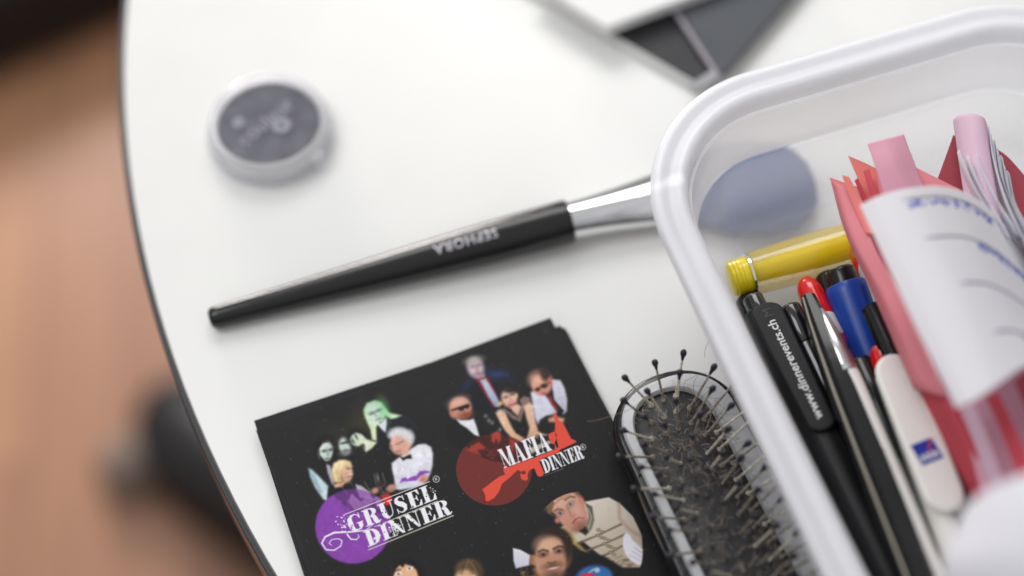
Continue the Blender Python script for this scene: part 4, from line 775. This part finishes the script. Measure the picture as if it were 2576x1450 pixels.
# 7 white clip pen with logo
ax = Ax((2205, 868, 3.9), (2450, 1500, 4.3)); p = thing('pen', 'white pen with red tip and a small blue square logo on its clip', 'pen', ax.root(), PG)
rod(ax, 'push_button', M['red_pl'], capsule(2.0, .34, e0=.55), p); rod(ax, 'barrel', M['white_pl'], [(1.0, .30), (1.1, .42), (9, .46), (12.5, .4), (13.4, .08)], p)
slab(ax, 'clip', M['white_pl'], .72, 5.85, .62, .58, .48, .24, p, rnd=1.1, bevel=.11, side=-.02)
lo = ax(3.98, .02, .722); uu = nrm(np.array([.925, .38, 0])-ax.up*(np.array([.925, .38, 0])@ax.up)); vv = np.cross(ax.up, uu)
def quadm(name, m, pts, lift):
    b = MB(); b.add([lo+uu*x+vv*y+ax.up*lift for x, y in pts], [tuple(range(len(pts)))]); return b.build(name, m, p, smooth=False)
quadm('logo_square', M['ink_blue'], [(-.34, -.34), (.34, -.34), (.34, .34), (-.34, .34)], .003)
quadm('logo_stripe', M['ink_red'], [(.02, .0), (.09, .0), (.34, .34), (.26, .34)], .006)
flat_text('AXA', .27, lo-vv*.15, uu, vv, 'logo_lettering', M['ink_white'], p, .012, .009)
# 8 white oval and red pen half hidden
ax = Ax((2180, 640, 3.3), (2300, 960, 3.1)); p = thing('pen', 'white rounded pen half hidden behind the pink slips', 'pen', ax.root(), PG)
rod(ax, 'clip', M['white_pl'], capsule(3.6, .44, e0=.7), p); rod(ax, 'barrel', M['white_pl'], [(2.4, .3), (2.5, .36), (10, .36), (12.4, .1)], p, up=-.2)
ax = Ax((2148, 596, 2.9), (2290, 960, 2.7)); p = thing('pen', 'red pen end beside the yellow highlighter', 'pen', ax.root(), PG)
rod(ax, 'cap', M['red_pl'], capsule(3.4, .36, e0=.6), p); rod(ax, 'barrel', M['red_pl'], [(3.2, .3), (10, .34), (12.5, .08)], p)
# 9 black pens right
ax = Ax((2222, 690, 3.6), (2468, 1260, 4.1)); p = thing('pen', 'black cap pen running along the pink slips', 'pen', ax.root(), PG)
rod(ax, 'cap', M['black'], [(0, .16), (.04, .30), (.1, .34), (.8, .37), (.85, .42), (4.6, .44), (4.7, .40)], p); rod(ax, 'barrel', M['black_matt'], [(4.7, .38), (11, .38), (12.8, .3), (13.4, .07)], p)
slab(ax, 'clip', M['black'], .5, 4.2, .12, .12, .40, .12, p, bevel=.03)
ax = Ax((2196, 772, 4.1), (2470, 1400, 4.5)); p = thing('pen', 'flat topped black pen with tiny grey lettering right of the logo pen', 'pen', ax.root(), PG)
rod(ax, 'barrel', M['black'], [(0, .30), (.04, .37), (.1, .38), (6, .42), (11, .40), (12.9, .08)], p, seg=12, angle=20)
flat_text('www.dinnerevents.ch', .24, ax(3.0, .06, .385), -ax.d, np.cross(ax.up, -ax.d), 'lettering', M['ink_grey'], p, .004, .02)
# 10 dark pens below
for (p0, p1, r_, lb) in (((2078, 690, 2.6), (2230, 1080, 2.6), .42, 'dark pen deep behind the blue marker'), ((1880, 745, 2.1), (2170, 1440, 2.1), .44, 'black pen end lowest against the left box wall'),
                         ((1990, 900, 2.2), (2260, 1480, 2.2), .45, 'black pen deep under the tapered pen'), ((2158, 905, 3.5), (2400, 1480, 3.6), .40, 'dark pen deep under the white barrelled pen'),
                         ((2300, 900, 2.3), (2540, 1480, 2.5), .48, 'dark pen deep under the pink slips'), ((2290, 1080, 3.2), (2490, 1560, 3.4), .34, 'olive pen lowest at the right of the logo pen')):
    ax = Ax(p0, p1); p = thing('pen', lb, 'pen', ax.root(), PG); m_ = mat('olive_plastic', (.07, .065, .02), .35) if 'olive' in lb else M['black']
    rod(ax, 'cap', m_, [(0, r_*.5), (.05, r_*.85), (.15, r_), (3.4, r_), (3.45, r_*.9)], p); rod(ax, 'barrel', m_, [(3.45, r_*.85), (10, r_*.88), (12.2, r_*.7), (12.8, .08)], p)
# 11 yellow highlighter lying across
ax = Ax((1834, 705, 2.35), (2165, 612, 2.75)); p = thing('highlighter', 'translucent yellow highlighter lying across behind the other pens', 'marker', ax.root(3), 'markers in the plastic box')
yel = frosted('yellow_clear', rgb(255, 232, 20), .36, .06, 1.6, .45); yel2 = mat('yellow_ink', rgb(246, 222, 20), .3, coat=.5)
L_ = np.linalg.norm(ax.b-ax.a)
rod(ax, 'end_plug', yel2, [(0, .44), (.06, .55), (.1, .57), (.62, .60)], p)
for q in range(4): rod(ax, 'plug_rib', yel2, [(.14+q*.13, .56), (.17+q*.13, .61), (.2+q*.13, .56)], p)
rod(ax, 'metal_ring', M['chrome'], [(.63, .64), (.65, .71), (.72, .71), (.74, .66)], p, seg=48)
rod(ax, 'barrel', yel, [(.74, .62), (.78, .70), (3, .76), (L_+1.5, .76), (L_+3.5, .74), (L_+3.6, .5)], p, seg=48); rod(ax, 'ink_core', mat('olive_yellow_core', rgb(236, 212, 40), .4), [(.78, .3), (3, .42), (L_+1.4, .42), (L_+3.4, .4)], p)

# ------------------------------------------------------------------ paper slips
def crow(P, n):
    """Catmull-Rom resample of control rows"""
    P = np.asarray(P, float); k = len(P)
    if k == 2: t = np.linspace(0, 1, n)[:, None]; return P[0]*(1-t)+P[1]*t
    Q = np.r_[[2*P[0]-P[1]], P, [2*P[-1]-P[-2]]]; out = []
    for t in np.linspace(0, k-1-1e-6, n):
        i = int(t); f = t-i; a_, b_, c_, d_ = Q[i:i+4]; out.append(.5*((2*b_)+(-a_+c_)*f+(2*a_-5*b_+4*c_-d_)*f*f+(-a_+3*b_-3*c_+d_)*f**3))
    return np.array(out)
def sheet(name, label, cat, rows, m, group=None, nu=30, nv=30, th=.012, paint=None, parent=None, wrinkle=.0):
    R_ = [crow([U(*q) for q in r], nu) for r in rows]; R_ = np.array(R_); G_ = np.stack([crow(R_[:, j], nv) for j in range(nu)], 1)   # nv x nu
    V = G_.reshape(-1, 3)
    if wrinkle: V = V+rng.normal(0, wrinkle, V.shape)
    idx = np.arange(nv*nu).reshape(nv, nu); F = np.stack([idx[:-1, :-1], idx[:-1, 1:], idx[1:, 1:], idx[1:, :-1]], -1).reshape(-1, 4)
    b = MB(); b.add(V, [tuple(f) for f in F.tolist()]); at = None
    if paint is not None:
        u, v = np.meshgrid(np.linspace(0, 1, nu), np.linspace(0, 1, nv)); at = s2l(np.clip(paint(u, v), 0, 1)).reshape(-1, 3)
    o = b.build(name, m, loc=V.mean(0), angle=180, attr=at); sd = o.modifiers.new('thickness', 'SOLIDIFY'); sd.thickness = th*CM; sd.offset = 0
    return tag(o, label, cat, group)
def pmat(name, c, trl=.25):
    m = mat(name, c, .7, noise=.06, nscale=40, bump=.1, bscale=400); n = m.node_tree; pr = n.nodes['Principled BSDF']; t_ = n.nodes.new('ShaderNodeBsdfTranslucent'); t_.inputs[0].default_value = (*c, 1)
    mx = n.nodes.new('ShaderNodeMixShader'); mx.inputs[0].default_value = trl; n.links.new(pr.outputs[0], mx.inputs[1]); n.links.new(t_.outputs[0], mx.inputs[2]); n.links.new(mx.outputs[0], n.nodes['Material Output'].inputs[0]); return m
pw = pmat('white_paper', (.90, .90, .94), .55); pp1 = pmat('pink_paper', rgb(238, 150, 160), .3); pp2 = pmat('rose_paper', rgb(214, 84, 98), .3); pp3 = pmat('pale_pink_paper', rgb(232, 176, 196), .3); pp4 = pmat('salmon_paper', rgb(244, 146, 140), .35); pp5 = pmat('deep_rose_paper', rgb(176, 70, 84), .2); pwp = pmat('lilac_paper', rgb(226, 196, 214), .3)
GP = 'pink paper slips bundled in the plastic box'; GW = 'white paper slips bundled in the plastic box'
def paint_w(u, v):
    c = np.ones(u.shape+(3,))*np.array([.965, .965, .98])
    for v0, u0 in ((.05, .22), (.30, .24), (.555, .30), (.80, .34)):
        d = np.abs(v-v0-.02*np.sin(u*3)); a_ = np.clip(1-d/.009, 0, 1)*np.clip((u-u0)/.05, 0, 1)*.85; c = c*(1-a_[..., None])+a_[..., None]*np.array([.38, .34, .5])
    R2 = np.random.default_rng(3)
    for v0, ua, ub in ((.10, .25, .62), (.345, .48, .74), (.845, .48, .80)):
        for q in range(44):
            uc = R2.uniform(ua, ub); vc = v0+R2.uniform(-.016, .02)*1.; an = R2.uniform(-1, 1); l = R2.uniform(.008, .024)
            x_ = u-uc; y_ = (v-vc)*1.2; a1 = x_*math.cos(an)+y_*math.sin(an); b1 = -x_*math.sin(an)+y_*math.cos(an)
            d = np.hypot(a1, np.maximum(np.abs(b1)-l, 0)); a_ = np.clip(1-d/.006, 0, 1)*.85; c = c*(1-a_[..., None])+a_[..., None]*np.array([.30, .34, .78])
    return c
wmat = vcol_mat('ruled_paper', .65, trl=.40)
sheet('paper_slip', 'curled white ruled slip with blue handwriting, largest in front of the pink slips', 'paper slip',
      [[(2163, 517, 8.2), (2215, 492, 8.5), (2290, 474, 8.5), (2370, 470, 8.0), (2450, 497, 7.2), (2530, 570, 6.3), (2610, 690, 5.3), (2660, 790, 4.2)],
       [(2222, 645, 8.3), (2272, 625, 8.6), (2350, 606, 8.6), (2432, 604, 8.1), (2510, 640, 7.3), (2590, 715, 6.4), (2670, 830, 5.4), (2720, 930, 4.3)],
       [(2300, 815, 8.4), (2350, 790, 8.7), (2425, 765, 8.7), (2505, 760, 8.2), (2585, 800, 7.4), (2665, 870, 6.5), (2745, 980, 5.5), (2790, 1070, 4.4)],
       [(2405, 1027, 8.5), (2450, 1008, 8.8), (2515, 965, 8.8), (2590, 920, 8.3), (2680, 950, 7.5), (2760, 1020, 6.6), (2840, 1130, 5.6), (2890, 1220, 4.5)]], wmat, GW, nu=260, nv=260, paint=paint_w)
# pink slips, left edge of the bundle
sheet('paper_slip', 'long rose slip edge running down along the black pens', 'paper slip', [[(2110, 468, 5.0), (2150, 500, 5.6), (2200, 520, 5.4)], [(2150, 610, 4.9), (2200, 610, 5.6), (2270, 660, 5.4)], [(2215, 770, 4.7), (2275, 790, 5.6), (2340, 820, 5.4)], [(2300, 970, 4.6), (2365, 985, 5.6), (2430, 1010, 5.4)], [(2400, 1180, 4.6), (2470, 1190, 5.6), (2530, 1200, 5.4)], [(2470, 1330, 4.4), (2530, 1340, 5.5), (2590, 1350, 5.2)]], pp2, GP)
sheet('paper_slip', 'salmon slip lying on the long rose slip, pointed at its top left', 'paper slip', [[(2088, 448, 5.2), (2110, 462, 5.5), (2160, 470, 5.7)], [(2128, 590, 5.2), (2152, 610, 5.7), (2200, 620, 5.9)], [(2200, 750, 5.1), (2235, 770, 5.8), (2300, 800, 5.9)], [(2300, 980, 5.0), (2325, 985, 5.6), (2380, 1000, 5.8)]], pp1, GP)
spk = [([[(2088, 447, 5.2), (2150, 470, 5.4), (2200, 485, 5.5)], [(2110, 520, 5.3), (2160, 545, 5.5), (2230, 590, 5.6)], [(2160, 640, 5.3), (2210, 660, 5.5), (2290, 700, 5.7)]], pp4, 'salmon slip at the left of the bundle, its corner pointing at the brush head'),
       ([[(2134, 393, 5.4), (2170, 408, 5.4), (2215, 430, 5.4)], [(2165, 470, 5.6), (2200, 480, 5.6), (2240, 490, 5.6)], [(2190, 560, 5.8), (2240, 560, 5.9), (2290, 560, 5.9)]], pp4, 'salmon slip with a sharp corner left of the square ended pale pink slip'),
       ([[(2182, 362, 6.4), (2228, 350, 6.5), (2273, 338, 6.4)], [(2205, 430, 6.4), (2252, 415, 6.6), (2300, 410, 6.4)], [(2240, 540, 6.2), (2290, 520, 6.4), (2340, 510, 6.3)]], pp3, 'pale pink slip with a square cut end standing up in the bundle'),
       ([[(2262, 398, 5.9), (2280, 408, 5.9), (2310, 425, 5.9), (2420, 480, 5.7)], [(2265, 440, 6.0), (2300, 450, 6.0), (2350, 465, 6.0), (2430, 500, 5.8)], [(2280, 540, 6.0), (2320, 540, 6.0), (2380, 540, 6.0), (2450, 540, 5.8)]], pp1, 'pink folded slip sloping down to the right of the square ended slip'),
       ([[(2398, 340, 5.3), (2404, 345, 5.3), (2412, 360, 5.3)], [(2375, 405, 5.2), (2400, 420, 5.2), (2435, 430, 5.2)], [(2340, 500, 5.1), (2400, 510, 5.1), (2460, 520, 5.1)]], pp5, 'deep rose slip seen behind the lilac curled slip'),
       ([[(2500, 370, 5.0), (2540, 400, 5.0), (2600, 470, 5.0)], [(2505, 420, 5.0), (2550, 460, 5.0), (2620, 560, 5.0)], [(2500, 520, 5.0), (2560, 560, 5.0), (2660, 680, 5.0)]], pp5, 'deep rose slip behind the fanned white slips at the right edge'),
       ([[(2150, 455, 5.75), (2158, 448, 5.9)], [(2165, 490, 5.8), (2180, 495, 6.0)], [(2195, 560, 5.9), (2220, 560, 6.1)]], pp2, 'narrow crimson slip edge between the salmon slips'),
       ([[(2118, 440, 5.75), (2136, 446, 5.9)], [(2140, 500, 5.8), (2168, 505, 6.0)], [(2180, 590, 5.9), (2215, 590, 6.1)]], pp4, 'narrow salmon slip edge just right of the leftmost slip corner'),
       ([[(2172, 430, 5.95), (2186, 424, 6.1)], [(2186, 480, 6.0), (2205, 480, 6.2)], [(2212, 560, 6.0), (2240, 560, 6.2)]], pp2, 'thin crimson slip edge left of the square ended pale pink slip'),
       ([[(2205, 440, 6.05), (2219, 440, 6.15)], [(2214, 490, 6.1), (2236, 490, 6.25)], [(2236, 550, 6.1), (2262, 550, 6.25)]], pp1, 'thin pink slip edge touching the square ended pale pink slip'),
       ([[(2262, 398, 5.95), (2268, 396, 6.1)], [(2270, 430, 6.0), (2280, 430, 6.15)], [(2284, 480, 6.1), (2298, 480, 6.2)]], pp2, 'short crimson fold on the square ended pale pink slip'),
       ([[(2398, 302, 5.6), (2415, 290, 5.9), (2445, 287, 6.2), (2475, 297, 6.2), (2484, 325, 5.9)], [(2408, 380, 5.7), (2425, 370, 6.0), (2455, 366, 6.3), (2486, 378, 6.3), (2494, 400, 6.0)], [(2425, 490, 5.9), (2445, 480, 6.2), (2475, 480, 6.5), (2505, 490, 6.5), (2512, 510, 6.2)], [(2450, 620, 6), (2470, 610, 6.3), (2500, 610, 6.6), (2530, 620, 6.6), (2540, 640, 6.3)]], pwp, 'curled lilac slip rising highest beside the fanned white slips')]
for r_, m_, lb in spk: sheet('paper_slip', lb, 'paper slip', r_, m_, GP if m_ not in (pwp,) else GW)
fan = ['first', 'second', 'third', 'fourth', 'fifth', 'sixth', 'seventh', 'eighth', 'ninth', 'tenth']
for k in range(10):
    dx = k*5.5; y0 = 318+k*13+(k % 3)*7; z_ = 5.9-.0*k
    sheet('paper_slip', fan[k]+' thin white slip from the left in the fan behind the ruled slip', 'paper slip',
          [[(2481+dx, y0, 5.2), (2484+dx, y0-6, 5.7), (2489+dx, y0+2, 6.2)], [(2490+dx*1.2, y0+90, 5.4), (2495+dx*1.2, y0+88, 5.9), (2502+dx*1.2, y0+92, 6.5)], [(2520+dx*1.9, y0+210, 5.4), (2528+dx*1.9, y0+208, 6.1), (2542+dx*2.0, y0+215, 6.9)], [(2580+dx*2.4, y0+330, 5.5), (2590+dx*2.4, y0+330, 6.3), (2612+dx*2.6, y0+340, 7.2)]], pw, GW, nu=8, nv=24)
for k in range(6):
    x0 = 2408+k*11; y0 = 385+[0, 22, 14, 36, 10, 30][k]
    sheet('paper_slip', ['leftmost', 'second', 'third', 'fourth', 'fifth', 'rightmost'][k]+' white curled strip inside the lilac curled slip', 'paper slip',
          [[(x0, y0, 6.1), (x0+5, y0-8, 6.4)], [(x0+10, y0+40, 6.2), (x0+20, y0+35, 6.6)], [(x0+40, y0+110, 6.3), (x0+58, y0+110, 6.8)], [(x0+80, y0+180, 6.3), (x0+104, y0+180, 6.8)]], pw, GW, nu=6, nv=20)
# pink slips under the ruled slip, lower right
low = [([[(2400, 1000, 5.6), (2470, 980, 5.8), (2560, 900, 5.8), (2660, 860, 5.6)], [(2440, 1130, 5.6), (2520, 1100, 5.8), (2620, 1040, 5.8), (2720, 1000, 5.6)], [(2480, 1290, 5.6), (2560, 1260, 5.8), (2660, 1200, 5.8), (2760, 1150, 5.6)]], pp3, 'pale pink slip under the lower end of the ruled slip'),
       ([[(2480, 1000, 6.6), (2510, 985, 6.9)], [(2520, 1090, 6.6), (2550, 1070, 7.0)], [(2570, 1220, 6.6), (2600, 1190, 7.0)]], pp2, 'rose slip edge standing up under the ruled slip'),
       ([[(2550, 960, 6.9), (2585, 925, 7.1)], [(2590, 1050, 6.9), (2630, 1010, 7.1)], [(2640, 1160, 6.9), (2680, 1110, 7.1)]], pp5, 'deep rose slip edge at the right frame edge under the ruled slip'),
       ([[(2425, 1030, 6.2), (2450, 1020, 6.6)], [(2455, 1120, 6.3), (2485, 1105, 6.8)], [(2500, 1250, 6.3), (2530, 1230, 6.8)]], pwp, 'lilac slip edge left of the pale pink slip')]
for r_, m_, lb in low: sheet('paper_slip', lb, 'paper slip', r_, m_, GP)
sheet('paper_slip', 'large white slip curling up in the lower right corner of the box', 'paper slip',
      [[(2425, 1275, 10.2), (2480, 1235, 10.9), (2560, 1200, 11.4), (2680, 1160, 11.6), (2800, 1160, 11.)], [(2395, 1350, 10.3), (2460, 1330, 11.0), (2560, 1310, 11.6), (2690, 1290, 11.8), (2830, 1290, 11.2)], [(2370, 1430, 10.2), (2450, 1430, 11.0), (2560, 1430, 11.6), (2700, 1430, 11.8), (2860, 1430, 11.2)], [(2390, 1570, 9.6), (2470, 1570, 10.4), (2580, 1570, 11.), (2730, 1570, 11.2), (2890, 1570, 10.6)], [(2430, 1750, 7.6), (2520, 1750, 8.4), (2630, 1750, 8.8), (2780, 1750, 9), (2940, 1750, 8.4)]], pw, GW)

# ------------------------------------------------------------------ open white case at the top of the frame
ap = U(1768, 243, .0); d1 = nrm(U(1330, -6, 0)-ap); d2 = np.array([d1[1], -d1[0], 0])
if (U(1985, 0, 0)-ap)@d2 < 0: d2 = -d2
cs = thing('cosmetics_case', 'open white case with dark glossy inner panels at the top edge of the table', 'case', ap+d1*6+d2*5)
def CS(a_, b_, z): return ap+d1*a_+d2*b_+np.array([0, 0, z])
b = MB(); b.box(CS(7.2, 5.4, .19), d1*7.2, d2*5.4, (0, 0, .19)); b.build('tray', mat('case_white', (.74, .74, .73), .35, bump=.05), cs, bevel=.08)
b = MB(); b.prism([U(x, y, .39) for x, y in [(1552, 92), (1766, 216), (1812, 190), (1700, 28), (1690, 10), (1640, -60), (1400, -60), (1400, -20)]], .05); b.build('dark_panel', mat('dark_mirror', (.040, .038, .042), .45, spec=.25, rnoise=.08), cs, smooth=False)
b = MB(); b.tube([U(1806, 192, .62), U(1688, 12, .62), U(1640, -62, .62)], [.10]*3, 12); b.build('divider', mat('mauve_bar', (.40, .37, .41), .35), cs)
b = MB(); b.prism([U(x, y, .40) for x, y in [(1806, 200), (1818, 200), (1990, 2), (2050, -70), (1640, -70), (1702, 30)]], .35); b.build('side_panel', mat('slate_panel', (.085, .092, .105), .45, spec=.25, rnoise=.08), cs, bevel=.06)
b = MB(); b.prism([U(x, y, .47) for x, y in [(1745, 238), (1730, 222), (1800, 176), (1822, 196)]], .2); b.build('corner_piece', mat('grey_corner', (.34, .34, .36), .4), cs, bevel=.06)
wb = thing('white_box', 'flat white box lying on the open case, cut by the top frame edge', 'box', U(1640, -20, .8))
b = MB(); b.prism([U(x, y, .8) for x, y in [(1524, 92), (1742, 12), (1800, -10), (1990, -95), (1640, -180), (1340, -30), (1440, 40)]], .52); b.build('lid', mat('box_white', (.80, .80, .80), .4, bump=.05), wb, bevel=.06, smooth=True)
